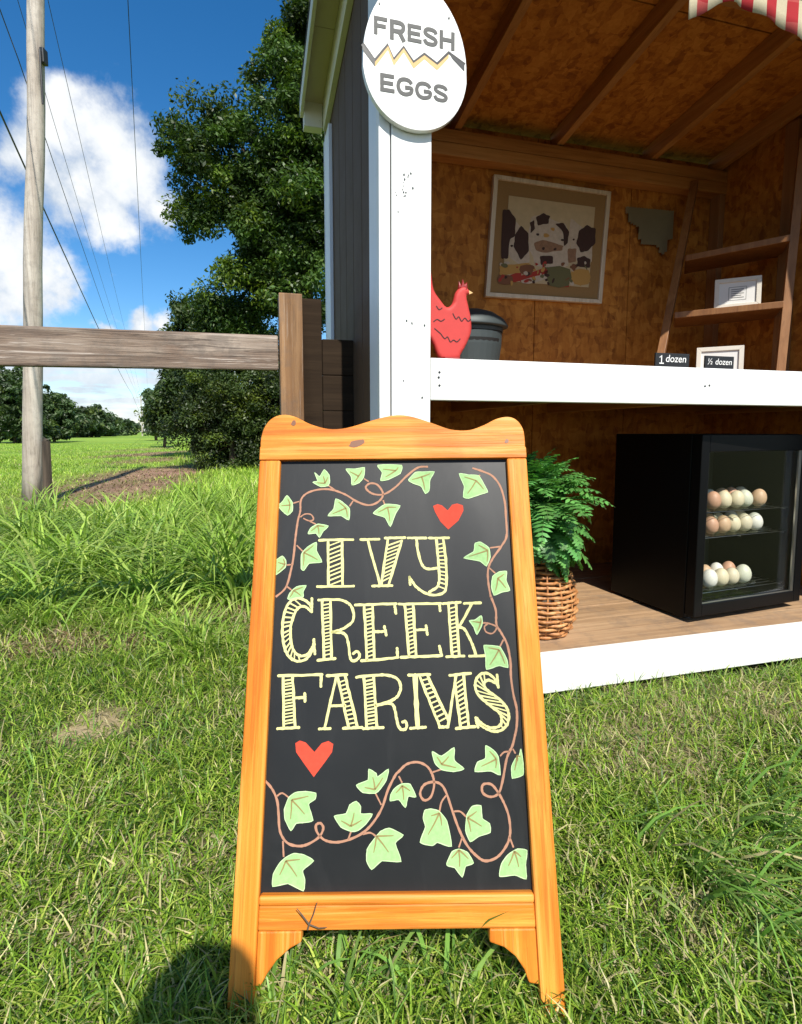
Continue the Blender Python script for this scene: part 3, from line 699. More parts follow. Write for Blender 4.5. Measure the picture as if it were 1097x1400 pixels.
    vine([(one(1, [(105, 1195), (190, 1115), (235, 960), (255, 850), (270, 700), (290, 560), (310, 480), (315, 390), (360, 335), (450, 303), (560, 300), (680, 340), (780, 400), (870, 430), (940, 415), (990, 370), (995, 320), (950, 260), (890, 250), (855, 285), (900, 330), (970, 345)]) + one(2, [(-5, 312), (70, 260), (150, 180), (240, 112), (320, 105)]), .0042)] +
         [(one(1, q), .003) for q in ([(310, 530), (350, 505), (400, 510), (420, 550), (380, 560), (335, 540)], [(380, 560), (440, 590)], [(250, 415), (300, 400)], [(540, 265), (600, 305)], [(720, 440), (750, 395)], [(280, 765), (330, 815)], [(195, 930), (245, 925)], [(195, 1105), (240, 1140)], [(840, 210), (880, 235)], [(1000, 390), (1015, 430)])])
    vine([(one(2, [(670, 115), (760, 145), (830, 180), (890, 260), (925, 380), (935, 500), (940, 650), (900, 730), (830, 830), (795, 910), (795, 1010), (815, 1130)]) +
           one(4, [(820, 100), (855, 200), (860, 310), (900, 380), (945, 470), (970, 600), (975, 730), (995, 870), (1020, 980), (1020, 1110), (1000, 1212)]) +
           one(6, [(880, 110), (840, 200), (810, 360), (780, 460), (720, 490), (660, 460), (660, 400), (720, 395), (770, 450), (820, 540), (855, 640), (865, 760), (840, 850), (770, 940), (680, 970), (610, 930), (540, 850), (480, 730), (430, 590), (390, 470), (350, 400), (290, 378), (220, 400), (190, 465), (220, 515), (270, 490), (295, 400), (280, 320), (240, 260), (170, 230), (90, 245), (30, 300)]) +
           one(5, [(1000, 300), (950, 400), (910, 520), (850, 620), (780, 690), (690, 735), (600, 755), (520, 740), (470, 690), (460, 640), (490, 625), (510, 660), (480, 720), (400, 770), (330, 780), (260, 755), (215, 680), (205, 560), (195, 470), (160, 390), (105, 325)]), .0044)] +
         [(one(2, q), .003) for q in ([(810, 745), (890, 735)], [(800, 900), (850, 945)], [(730, 170), (690, 220)])] +
         [(one(4, q), .003) for q in ([(740, 300), (790, 300), (860, 330), (830, 380), (780, 370), (765, 330), (790, 305)], [(915, 430), (885, 490)])] +
         [(one(6, q), .003) for q in ([(790, 185), (820, 155), (865, 150)], [(885, 130), (905, 165)], [(860, 790), (890, 870)], [(285, 305), (345, 285)], [(385, 480), (350, 530), (335, 600)], [(440, 600), (490, 600), (535, 640)], [(505, 795), (480, 870)], [(30, 335), (55, 385)])] +
         [(one(5, q), .003) for q in ([(195, 440), (230, 420), (275, 450)], [(235, 745), (240, 855)], [(680, 735), (700, 680)], [(905, 500), (865, 420)], [(780, 700), (830, 690), (870, 715)])])
    LV = [
        (1, [(430, 160), (470, 195), (510, 135), (550, 180), (555, 240), (540, 270), (480, 278), (415, 240), (455, 230)], (515, 250), [(500, 180), (440, 243), (543, 190)]),
        (1, [(690, 130), (770, 130), (845, 118), (838, 200), (800, 245), (740, 265), (735, 195)], (795, 190), [(710, 145), (830, 132), (752, 248)]),
        (0, [(455, 210), (535, 210), (530, 238), (490, 258), (465, 262), (470, 235)], (515, 228), [(465, 222), (525, 215), (475, 253)]),
        (1, [(200, 350), (245, 410), (245, 480), (205, 515), (160, 480), (125, 435), (160, 405)], (225, 430), [(140, 437), (203, 368), (206, 503)]),
        (1, [(605, 378), (660, 405), (720, 460), (715, 555), (650, 520), (540, 520), (590, 460)], (690, 455), [(617, 395), (560, 510), (704, 540)]),
        (0, [(440, 370), (480, 340), (530, 345), (515, 370), (497, 415), (480, 385)], (488, 350), [(450, 370), (497, 405), (522, 350)]),
        (1, [(375, 670), (400, 620), (460, 588), (545, 605), (500, 650), (470, 700), (440, 665)], (455, 600), [(390, 655), (468, 685), (520, 612)]),
        (1, [(320, 840), (370, 780), (445, 740), (445, 810), (490, 905), (385, 915), (340, 975), (318, 960)], (340, 825), [(435, 755), (475, 895), (335, 955)]),
        (1, [(100, 900), (160, 855), (190, 890), (185, 950), (100, 1015)], (185, 925), [(115, 905), (110, 1000), (165, 870)]),
        (1, [(205, 1210), (225, 1160), (280, 1110), (360, 1100), (335, 1150), (335, 1195), (280, 1200), (230, 1215)], (255, 1140), [(345, 1108), (325, 1190), (220, 1205)]),
        (2, [(165, 210), (220, 150), (290, 145), (370, 145), (335, 210), (330, 290), (300, 318), (265, 260), (200, 235)], (270, 185), [(180, 210), (300, 305), (350, 155)]),
        (2, [(565, 160), (640, 170), (720, 175), (770, 260), (790, 305), (730, 325), (640, 355), (598, 345), (605, 260)], (700, 215), [(590, 180), (620, 335), (770, 295)]),
        (2, [(690, 710), (735, 700), (800, 745), (810, 820), (780, 890), (730, 850), (600, 825), (680, 775)], (790, 765), [(705, 715), (620, 820), (785, 870)]),
        (2, [(830, 970), (880, 935), (940, 930), (935, 1000), (965, 1080), (900, 1095), (840, 1120), (820, 1050)], (870, 985), [(930, 945), (945, 1075), (850, 1100)]),
        (4, [(645, 280), (690, 275), (740, 240), (750, 290), (740, 330), (705, 390), (680, 330)], (735, 295), [(660, 285), (735, 255), (706, 370)]),
        (4, [(760, 475), (850, 480), (890, 490), (940, 580), (950, 650), (880, 635), (780, 665), (775, 560)], (880, 510), [(780, 490), (795, 650), (935, 640)]),
        (5, [(275, 450), (320, 415), (390, 408), (460, 420), (455, 460), (410, 495), (440, 605), (380, 620), (325, 625), (290, 675), (250, 600), (245, 530)], (295, 465), [(430, 435), (400, 580), (285, 620)]),
        (5, [(250, 860), (310, 830), (380, 840), (445, 880), (370, 945), (385, 1010), (375, 1085), (270, 1035), (165, 1055), (170, 970), (210, 900)], (255, 880), [(370, 868), (345, 1005), (205, 995)]),
        (5, [(585, 575), (665, 560), (690, 500), (735, 475), (765, 510), (765, 560), (845, 562), (800, 630), (745, 675), (700, 680), (630, 650)], (697, 645), [(620, 600), (725, 535), (785, 595)]),
        (5, [(735, 365), (815, 330), (820, 255), (870, 285), (880, 310), (955, 255), (940, 330), (900, 390), (865, 420), (780, 415)], (862, 395), [(780, 378), (845, 295), (925, 300)]),
        (6, [(-30, 470), (0, 425), (50, 392), (115, 395), (160, 490), (100, 485), (80, 570), (30, 510), (-35, 520)], (55, 405), [(0, 470), (70, 530), (125, 450)]),
        (5, [(810, 800), (850, 740), (900, 680), (960, 658), (1055, 705), (1000, 760), (1040, 885), (910, 880), (840, 940), (805, 880)], (872, 712), [(1010, 708), (970, 840), (850, 845)]),
        (6, [(280, 150), (350, 185), (445, 120), (445, 215), (520, 280), (440, 300), (350, 285), (300, 235)], (350, 245), [(310, 180), (415, 175), (480, 275)]),
        (6, [(680, 105), (740, 140), (775, 190), (790, 325), (720, 295), (600, 300), (620, 230), (680, 200)], (760, 205), [(700, 135), (630, 270), (755, 285)]),
        (6, [(945, 130), (962, 240), (962, 325), (880, 350), (875, 260), (905, 200), (930, 190)], (915, 180), [(945, 190), (920, 230), (895, 310)]),
        (6, [(225, 590), (270, 580), (330, 595), (390, 670), (425, 860), (320, 830), (280, 855), (190, 830), (230, 715), (212, 650)], (335, 610), [(260, 635), (235, 800), (355, 720)]),
        (6, [(540, 625), (580, 560), (645, 555), (655, 650), (710, 690), (715, 755), (630, 785), (565, 825), (530, 740)], (545, 645), [(625, 590), (670, 720), (575, 770)]),
        (6, [(390, 985), (430, 900), (480, 880), (545, 905), (590, 985), (530, 1010), (505, 1090), (450, 1020), (395, 1005)], (480, 885), [(415, 960), (487, 1035), (565, 965)]),
        (6, [(785, 1085), (800, 990), (850, 920), (920, 880), (990, 890), (980, 1000), (985, 1105), (900, 1075)], (895, 895), [(845, 1025), (935, 1035), (955, 945)]),
    ]
    for z, poly, c, tips in LV:
        zq = Zb(z, poly); q = smooth_line(zq, 4, True); nz_ = len(zq)
        q = [(a * .45 + (zq[i // 4][0] * (1 - i % 4 / 4) + zq[(i // 4 + 1) % nz_][0] * (i % 4 / 4)) * .55, b * .45 + (zq[i // 4][1] * (1 - i % 4 / 4) + zq[(i // 4 + 1) % nz_][1] * (i % 4 / 4)) * .55) for i, (a, b) in enumerate(q)]
        # pull the smoothing back towards the drawn points at lobe tips
        mb = MB(); v, f = tri_poly(q, Y0 - .0003); mb.add(v, f, 0)
        mb.ribbon(q + [q[0]], [random.uniform(.001, .002) for _ in range(len(q) + 1)], Y0 - .0006, 1)
        cc = Zb(z, [c])[0]
        for t in tips:
            tt = Zb(z, [t])[0]; tt = (cc[0] + (tt[0] - cc[0]) * .85, cc[1] + (tt[1] - cc[1]) * .85)
            mb.ribbon([cc, ((cc[0] + tt[0]) / 2 + .0008, (cc[1] + tt[1]) / 2), tt], [.0032, .0026, .0014], Y0 - .0008, 2)
        mb.build('painted_leaf', ['leaffill', 'leafrim', 'leafvein'], ch)
build_board()

def build_twig():
    w = lambda px, py, o: SG + RV * Bd(px, py, -o)[0] + UV * Bd(px, py, -o)[1] + NV * o
    t = MB().tube([w(421, 1271, .004), w(423, 1264, .008), w(414, 1252, .012), w(406, 1242, .016)], [.0016, .0014, .0012, .0006], 5)
    t.tube([w(423, 1264, .008), w(429, 1250, .012), w(434, 1233, .016)], [.0014, .001, .0005], 5).tube([w(423, 1264, .008), w(436, 1269, .012), w(447, 1268, .016)], [.0012, .001, .0006], 5)
    tag(t.build('dry_twig', 'bark'), 'tiny dark forked twig sticking up against the bottom rail of the chalkboard frame', 'twig')
build_twig()

# ------------------------------------------------------------------ things in the shed
def sthing(name, label, cat, s, t, z, rz=0, group=None, rx=0):
    p = SC + E1 * s + E2 * t + Vector((0, 0, z))
    return thing(name, label, cat, p, (rx, 0, A1 + rz), group)

def build_fridge():
    fx = Vector((1.256, 2.26, FZ))
    yaw = math.atan2(743, 1982)
    f = thing('drinks_fridge', 'small black glass door fridge standing on the shed floor full of eggs', 'fridge', fx, (0, 0, yaw))
    w, d, h = .67, .5, .815
    for x0, x1 in ((0, .022), (w - .022, w)): box('side_panel', 'fridge', f, x0, x1, .05, d, .012, h, .004)
    box('back_panel', 'fridge', f, .022, w - .022, d - .02, d, .012, h, .002)
    box('top_panel', 'fridge', f, .022, w - .022, .05, d - .02, h - .04, h, .002); box('base_panel', 'fridge', f, .022, w - .022, .05, d - .02, .012, .09, .002)
    box('liner', 'inner', f, .024, w - .024, d - .024, d - .021, .092, h - .042)
    for x in (.03, w - .07):
        for y in (.08, d - .1): MB().lathe([(.018, 0), (.018, .012)], 10, x + .02, y).build('foot', 'gasket', f)
    door = MB()
    door.box(0, .046, .0, .046, .03, h - .002); door.box(w - .046, w, .0, .046, .03, h - .002)
    door.box(.046, w - .046, .0, .046, .03, .082); door.box(.046, w - .046, .0, .046, h - .075, h - .002)
    dr = door.build('door', 'fridge', f, bevel=.003)
    g = MB(); g.box(.046, w - .046, .012, .016, .082, h - .075).build('glass_pane', 'glass', dr)
    tr = MB(); tr.box(.0465, .0515, .006, .011, .0825, h - .0755); tr.box(w - .0645, w - .0465, .004, .011, .0825, h - .0755); tr.box(.052, w - .065, .006, .011, .0825, .0875)
    tr.build('steel_trim', 'chrome', dr)
    ZS = {0: .468, 1: .354, 2: .104}
    for k, z in ZS.items():
        mb = MB()
        for y in np.linspace(.07, d - .05, 12): mb.tube([(.024, y, z), (w - .024, y, z)], .0016, 5)
        for x in (.05, w / 2, w - .05): mb.tube([(x, .06, z - .003), (x, d - .04, z - .003)], .0022, 5)
        mb.build('wire_shelf', 'chrome', f)
    MW = Matrix.Translation(fx) @ Matrix.Rotation(yaw, 4, 'Z')
    rows = [(0, [('pink', 'pinkish brown'), ('cream', 'cream'), ('cream', 'pale cream'), ('green', 'pale green'), ('tan', 'light tan')], 'upper shelf'),
            (1, [('pink', 'deep pink'), ('tan', 'tan'), ('cream', 'cream'), ('olive', 'pale olive'), ('white', 'white')], 'middle shelf'),
            (2, [('white', 'white'), ('cream', 'cream'), ('olive', 'pale olive'), ('green', 'dull green')], 'bottom shelf')]
    prof = []
    for i in range(13):
        a = -math.pi / 2 + math.pi * i / 12; u = (math.sin(a) + 1) / 2
        prof.append((max(.0003, .0355 * math.cos(a) * (1.04 - .14 * u)), .086 * u))
    side = ['leftmost', 'second from the left', 'third from the left', 'fourth from the left', 'rightmost']
    made = {}
    for k, lst, nm in rows:
        z = ZS[k] + .003
        tw = .072 * len(lst) + .01
        x0 = .172
        c = thing('egg_tray', 'clear plastic egg tray on the %s inside the fridge' % nm, 'egg tray', MW @ Vector((x0, .075, z)), (0, 0, yaw), 'clear egg trays in the fridge')
        mb = MB(); dd = .17
        mb.box(0, tw, 0, dd, 0, .0015); mb.box(0, tw, 0, .0015, .0016, .022); mb.box(0, tw, dd - .0015, dd, .0016, .022); mb.box(0, .0015, .0016, dd - .0016, .0016, .022); mb.box(tw - .0015, tw, .0016, dd - .0016, .0016, .022)
        mb.build('tray', 'clear', c)
        for r in range(2):
            for i, (cn, word) in enumerate(lst):
                cn2 = cn if r == 0 else random.choice(list(EGGCOL))
                if cn2 not in made:
                    me = MB().lathe(prof, 20).build('egg', 'egg_' + cn2); me.data.polygons.foreach_set('use_smooth', [True] * len(me.data.polygons)); made[cn2] = me; o = me
                else: o = made[cn2].copy(); COL.objects.link(o)
                sc = random.uniform(.93, 1.06)
                o.location = MW @ Vector((x0 + .005 + .039 + i * .072, .075 + .042 + r * .08, z + .002)); o.scale = (sc, sc, sc * random.uniform(.95, 1.05))
                o.rotation_euler = (random.uniform(-.12, .12), random.uniform(-.12, .12), random.uniform(0, 6))
                if r == 0:
                    sd_ = side[i] if i < len(lst) - 1 else 'rightmost'
                    tag(o, '%s front row egg on the fridge %s, %s' % (word, nm, sd_), 'egg', 'eggs in the fridge')
                else: tag(o, '%s egg on the fridge %s behind the %s front egg' % (cn2, nm, side[i] if i < len(lst) - 1 else 'rightmost'), 'egg', 'eggs in the fridge')
build_fridge()

def build_basket():
    cx, cy = .735, .245
    b = sthing('wicker_basket', 'brown woven wicker basket standing on the shed floor beside the chalkboard', 'basket', cx, cy, FZ + .001)
    prof = [(0, .105), (.03, .124), (.08, .14), (.14, .144), (.2, .135), (.26, .112), (.31, .085), (.34, .066)]
    def rad(z):
        for (z0, r0), (z1, r1) in zip(prof, prof[1:]):
            if z <= z1: return r0 + (r1 - r0) * (z - z0) / (z1 - z0)
        return prof[-1][1]
    mb = MB(); rows = 18; n = 15
    for i in range(rows):
        z = .008 + i * .335 / rows; r = rad(z)
        pts = []
        for k in range(n * 4 + 1):
            a = 2 * math.pi * k / (n * 4)
            w = .0055 * math.sin(a * n / 2 * 1.0 + (math.pi if i % 2 else 0)) + random.uniform(-.0012, .0012)
            pts.append(((r + w) * math.cos(a), (r + w) * math.sin(a), z + random.uniform(-.0016, .0016)))
        mb.tube(pts, .0066, 6, cap=False)
    tag(mb.build('woven_body', 'wicker', b, smooth=True), kind='stuff')
    for k in range(n):
        a = 2 * math.pi * (k + .5) / n
        MB().tube([((rad(z) - .001) * math.cos(a), (rad(z) - .001) * math.sin(a), z) for z in np.linspace(.004, .338, 9)], .0042, 5).build('stake', 'wicker', b, smooth=True)
    MB().tube([(.064 * math.cos(t), .064 * math.sin(t), .345) for t in np.linspace(0, 6.283, 25)], .009, 6, cap=False).build('rim', 'wicker', b, smooth=True)
    MB().lathe([(.098, .0), (.098, .008)], 24).build('base', 'wicker', b)
    MB().lathe([(.05, .1), (.058, .32), (.05, .33)], 16).build('pot', 'bark', b)
    # fern
    f = sthing('fern', 'bushy green fern growing out of the wicker basket', 'plant', cx - .05, cy - .02, FZ + .4)
    rng = random.Random(5)
    for i in range(340):
        az = rng.uniform(0, 2 * math.pi); rise = rng.choice((1.4, 1.3, 1.2, 1.1, .95, .7, .3)) + rng.uniform(-.2, .25)
        Lf = rng.uniform(.25, .34) * (1.2 if rise > .7 else .75)
        if i >= 290: rise = rng.uniform(-.3, .2); Lf = rng.uniform(.16, .24); az = rng.uniform(-1.2, .9)
        el = rise * 1.35; p = Vector((rng.uniform(-.04, .04), rng.uniform(-.04, .04), rng.uniform(-.02, .03))); pts = [p.copy()]; n = 18
        droop = rng.uniform(.08, .16)
        for k in range(n):
            d = Vector((math.cos(az) * math.cos(el), math.sin(az) * math.cos(el), math.sin(el))); p = p + d * Lf / n; pts.append(p.copy()); el -= droop * (1.2 if k > 6 else .5); el = max(el, -1.3)
            az += rng.uniform(-.03, .03)
        V, F, Cc = [], [], []
        base = np.array([.095, .29, .07]) * rng.uniform(.65, 1.4) + np.array([.04, .035, 0]) * rng.random()
        for k in range(1, n):
            d = (pts[k + 1] - pts[k - 1]).normalized() if k < n else (pts[k] - pts[k - 1]).normalized()
            sidev = d.cross(Vector((0, 0, 1)))
            if sidev.length < .05: sidev = Vector((math.sin(az), -math.cos(az), 0))
            sidev.normalize(); upv = sidev.cross(d).normalized()
            l = .056 * math.sin(math.pi * (.12 + .86 * k / n)) ** .7
            for sg in (-1, 1):
                q = pts[k]; tip = q + sidev * sg * l + d * l * .35 - upv * l * rng.uniform(.0, .3) ; w = .0082
                md = q + (tip - q) * .5
                k0 = len(V); V += [q - d * w * .6, md - d * w + upv * .002, tip, md + d * w + upv * .002, q + d * w * .6]
                F += [(k0, k0 + 1, k0 + 3, k0 + 4), (k0 + 1, k0 + 2, k0 + 3)]
                cv = base * rng.uniform(.75, 1.25); Cc += [cv] * 5
        k0 = len(V)
        for k in range(n + 1): V += [pts[k] + Vector((.0012, 0, 0)), pts[k] - Vector((.0012, 0, 0))]; Cc += [np.array([.07, .11, .03])] * 2
        F += [(k0 + 2 * k, k0 + 2 * k + 1, k0 + 2 * k + 3, k0 + 2 * k + 2) for k in range(n)]
        o = mesh_of('frond', V, F, 'fernleaf', f); col_attr(o.data, np.array(Cc))
build_basket()

def zA(x, y, t): return St(580 + x / 3.918, 220 + y / 3.918, t)
def inflate(name, poly, R0, step, m, parent, depth0=0, smooth=True):
    pts = [Vector(p) for p in poly]; n = len(pts)
    xs = [p.x for p in pts]; ys = [p.y for p in pts]
    def inside(x, y):
        c = False
        for i in range(n):
            a, b = pts[i], pts[(i + 1) % n]
            if (a.y > y) != (b.y > y) and x < (b.x - a.x) * (y - a.y) / (b.y - a.y) + a.x: c = not c
        return c
    def dist(x, y):
        best = 9
        for i in range(n):
            a, b = pts[i], pts[(i + 1) % n]; ab = b - a; q = Vector((x, y)) - a
            t = max(0, min(1, q.dot(ab) / max(ab.length_squared, 1e-12))); best = min(best, (q - ab * t).length)
        return best
    gpts = list(pts); 
    for gx in np.arange(min(xs), max(xs), step):
        for gy in np.arange(min(ys), max(ys), step):
            if inside(gx, gy) and dist(gx, gy) > step * .5: gpts.append(Vector((gx, gy)))
    r = delaunay_2d_cdt(gpts, [], [list(range(n))], 1, 1e-7)
    V = r[0]; H = []
    for p in V:
        d = dist(p.x, p.y); k = 1 - min(d / R0, 1); H.append(R0 * .8 * math.sqrt(max(0, 1 - k * k)) + .002)
    nv = len(V)
    v = [(p.x, depth0 - h, p.y) for p, h in zip(V, H)] + [(p.x, depth0 + h, p.y) for p, h in zip(V, H)]
    f = [tuple(q) for q in r[2]] + [tuple(i + nv for i in q[::-1]) for q in r[2]]
    f += [(i, i + nv, (i + 1) % n + nv, (i + 1) % n) for i in range(n)]
    o = mesh_of(name, v, f, m, parent, smooth=smooth)
    bm = bmesh.new(); bm.from_mesh(o.data); bmesh.ops.recalc_face_normals(bm, faces=bm.faces); bm.to_mesh(o.data); bm.free()
    return o, (lambda x, y: depth0 - (R0 * .8 * math.sqrt(max(0, 1 - (1 - min(dist(x, y) / R0, 1)) ** 2)) + .002))
def build_counter_things():
    # hen figure
    t = .15
    r = thing('hen_figurine', 'red hen ornament with black scalloped feather lines on the counter beside the post', 'ornament', SC, (0, 0, A1))
    out = [(20, 560), (38, 610), (50, 690), (85, 745), (120, 785), (150, 765), (165, 712), (185, 685), (212, 672), (236, 690), (243, 712), (226, 726), (236, 780), (250, 850), (250, 920), (222, 990), (192, 1042), (185, 1062), (85, 1062), (48, 985), (15, 930), (-25, 860), (-45, 780), (-45, 690), (-25, 610)]
    P = [zA(*p, t) for p in out]
    body, hf = inflate('body', smooth_line(P, 3, True), .011, .0075, 'red', r, t)
    inflate('comb', [zA(*p, t) for p in ((180, 685), (186, 645), (198, 668), (206, 632), (216, 662), (230, 650), (232, 690))], .006, .004, 'redcomb', r, t, False)
    MB().prism([zA(*p, t) for p in ((238, 694), (260, 708), (240, 716))], t - .004, t + .004).build('beak', 'yolk', r)
    mb = MB()
    for ln in ([(148, 820), (165, 850), (180, 838), (195, 862), (212, 845), (230, 862), (246, 850)], [(45, 865), (65, 852), (85, 862), (105, 850)], [(85, 930), (105, 955), (120, 945), (135, 972), (152, 962), (170, 972), (188, 955)], [(60, 780), (75, 800), (92, 790)], [(50, 900), (68, 915), (85, 930)]):
        q = smooth_line([zA(*p, t) for p in ln], 4)
        n = len(q); a = MB().ribbon(q, .0032)
        mb.add([(x, hf(x, z) - .0012, z) for x, _, z in a.v], a.f)
    x, z = zA(220, 690, t); mb.prism([(x + .002 * math.cos(i), z + .002 * math.sin(i)) for i in range(6)], hf(x, z) - .001, hf(x, z) + .004)
    mb.build('feather_marks', 'black', r)
    x0, x1 = zA(95, 1062, t)[0], zA(175, 1062, t)[0]
    box('stand', 'redcomb', r, x0, x1, t - .03, t + .03, 1.2265, zA(95, 1055, t)[1], .002)
    # galvanised bin
    b = sthing('galvanised_bin', 'dark galvanised metal bin with arched lid and slot on the counter behind the hen', 'bin', .735, 1.0, 1.2565)
    box('wooden_base', 'stud_x', b, -.12, .12, -.08, .08, -.0295, -.0005, .002)
    MB().lathe([(.115, 0), (.14, .2), (.142, .265)], 28, sx=1.12, sy=.72).build('bucket', 'zinc', b, smooth=False)
    MB().lathe([(.146, .268), (.148, .285), (.146, .29)], 28, sx=1.12, sy=.72).build('rolled_rim', 'zinc', b)
    MB().lathe([(.17, .292), (.172, .3), (.15, .335), (.1, .368), (.04, .385), (.001, .388)], 28, sx=1.12, sy=.75).build('lid', 'zinc', b, smooth=True)
    q = [(1.12 * .1385 * math.cos(a), .72 * .1385 * math.sin(a)) for a in np.linspace(-2.3, -.75, 14)]
    mb = MB(); n = len(q); mb.add([(x, y, .205) for x, y in q] + [(x * 1.035, y * 1.035, .228) for x, y in q], [(i, i + 1, i + 1 + n, i + n) for i in range(n - 1)])
    mb.build('slot', 'black', b)
    # framed cow picture on the back wall
    t = 1.2
    p = thing('cow_picture', 'framed picture of three cows with brown mat hanging on the back wall', 'picture', SC, (0, 0, A1))
    c = [St(*q, t - .03) for q in ((676, 238), (836, 262), (823, 415), (664, 405))]
    def q2(u, v, d=0.0):   # u right, v down
        a = [c[0][k] + (c[1][k] - c[0][k]) * u for k in (0, 1)]; b_ = [c[3][k] + (c[2][k] - c[3][k]) * u for k in (0, 1)]
        return (a[0] + (b_[0] - a[0]) * v, a[1] + (b_[1] - a[1]) * v)
    e = .035
    for quad in (((0, 0), (1, 0), (1 - e, e), (e, e)), ((1, 0), (1, 1), (1 - e, 1 - e), (1 - e, e)), ((1, 1), (0, 1), (e, 1 - e), (1 - e, 1 - e)), ((0, 1), (0, 0), (e, e), (e, 1 - e))):
        MB().prism([q2(*k) for k in quad], t - .032, t - .002).build('frame_side', 'gold', p, bevel=.002)
    MB().prism([q2(*k) for k in ((e, e), (1 - e, e), (1 - e, 1 - e), (e, 1 - e))], t - .02, t - .004).build('mat', 'burlap', p)
    cv = MB().prism([q2(*k) for k in ((.135, .15), (.875, .15), (.875, .86), (.135, .86))], t - .0225, t - .0202).build('canvas', 'canvas', p)
    inv = [(410, 175), (935, 235), (885, 680), (390, 660)]
    yy = t - .0228
    def blob(name, m, pts, lay=0):
        v, f = tri_poly(smooth_line([zA(k[0] + random.uniform(-2.5, 2.5), k[1] + random.uniform(-2.5, 2.5), t - .0228) for k in [(a[0] + (b_[0] - a[0]) * u_, a[1] + (b_[1] - a[1]) * u_) for a, b_ in zip(pts, pts[1:] + pts[:1]) for u_ in ((0, .5) if lay < 3 else (0,))]], 2, True), yy - lay * .0004); mesh_of(name, v, f, m, cv)
    blob('painted_cow', 'cowwhite', [(575, 300), (640, 285), (700, 320), (760, 340), (785, 420), (770, 560), (700, 570), (600, 560), (565, 470), (560, 380)])
    blob('painted_cow', 'cowwhite', [(455, 300), (500, 330), (560, 420), (565, 540), (520, 560), (460, 520), (430, 430)])
    blob('painted_cow', 'cowwhite', [(785, 310), (840, 350), (905, 400), (900, 540), (840, 570), (790, 500), (775, 390)])
    for pts in ([(425, 265), (455, 262), (490, 310), (490, 400), (460, 420), (450, 520), (412, 520), (415, 360)], [(520, 350), (560, 390), (560, 480), (520, 530), (480, 460), (485, 400)], [(600, 300), (640, 278), (675, 295), (665, 335), (610, 345)], [(568, 330), (590, 320), (592, 365), (572, 385)],
                [(705, 340), (745, 330), (778, 380), (772, 440), (750, 455), (745, 380)], [(830, 375), (875, 345), (918, 365), (915, 440), (880, 480), (840, 490), (815, 440)], [(820, 520), (860, 510), (890, 530), (885, 570), (820, 565)], [(620, 510), (690, 510), (690, 550), (625, 555)]):
        blob('cow_patch', 'cowdark', pts, 1)
    blob('cow_muzzle', 'cowpink', [(590, 440), (640, 425), (700, 440), (745, 455), (740, 478), (690, 485), (640, 492), (600, 478)], 1); blob('cow_muzzle', 'cowpink', [(770, 470), (815, 470), (815, 540), (775, 545)], 1)
    for i, (m, pts) in enumerate((('po', [(408, 560), (560, 545), (600, 590), (410, 610)]), ('pr', [(460, 610), (520, 600), (510, 645), (465, 650)]), ('pb', [(400, 612), (470, 615), (465, 660), (400, 655)]), ('pr', [(510, 620), (660, 570), (665, 610), (520, 650)]), ('cowwhite', [(520, 640), (665, 600), (662, 630), (560, 660)]),
                         ('pg', [(672, 570), (780, 580), (775, 670), (672, 665)]), ('pr', [(722, 640), (780, 635), (775, 675), (722, 675)]), ('po', [(790, 590), (880, 585), (878, 660), (790, 655)]), ('pb', [(515, 560), (580, 560), (575, 610), (520, 600)]), ('cowdark', [(640, 590), (672, 585), (672, 640), (650, 645)]))):
        blob('painted_produce', m, pts, 2 + i % 3)
    rg = random.Random(9)
    for q in range(46):
        x = rg.uniform(405, 890); y = rg.uniform(545, 665); a, b_ = rg.uniform(6, 20), rg.uniform(4, 11); th = rg.uniform(0, 3)
        blob('painted_dab', rg.choice(('pr', 'po', 'cowwhite', 'pb', 'cowdark', 'pg')), [(x + a * math.cos(t_) * math.cos(th) - b_ * math.sin(t_) * math.sin(th), y + a * math.cos(t_) * math.sin(th) + b_ * math.sin(t_) * math.cos(th)) for t_ in (0, 1.26, 2.51, 3.77, 5.03)], 5 + q % 4)
    for x, y, r_ in ((610, 395, 9), (742, 425, 9), (500, 400, 7), (468, 455, 7), (845, 420, 8), (640, 470, 8), (700, 472, 8), (655, 400, 16), (690, 365, 12), (440, 340, 8), (880, 400, 9), (800, 420, 7)):
        blob('painted_dab', 'cowdark' if r_ < 10 else 'po', [(x + r_ * math.cos(t_), y + .75 * r_ * math.sin(t_)) for t_ in (0, 1.26, 2.51, 3.77, 5.03)], 3)
    # corrugated cut-out
    k = thing('tin_cutout', 'corrugated grey tin cut-out with stepped outline hung on the back wall right of the picture', 'wall hanging', SC, (0, 0, A1))
    zz = lambda x, y: St(830 + x / 4.109, 220 + y / 4.109, 1.19)
    outl = [zz(*q) for q in ((105, 260), (372, 285), (366, 440), (338, 446), (332, 505), (300, 535), (275, 476), (182, 470), (166, 372), (110, 340))]
    xs = np.arange(min(q[0] for q in outl), max(q[0] for q in outl), .0095)
    mb = MB()
    def span(x):
        zs = []
        for a, b_ in zip(outl, outl[1:] + outl[:1]):
            if (a[0] > x) != (b_[0] > x): zs.append(a[1] + (b_[1] - a[1]) * (x - a[0]) / (b_[0] - a[0]))
        return (min(zs), max(zs)) if len(zs) >= 2 else None
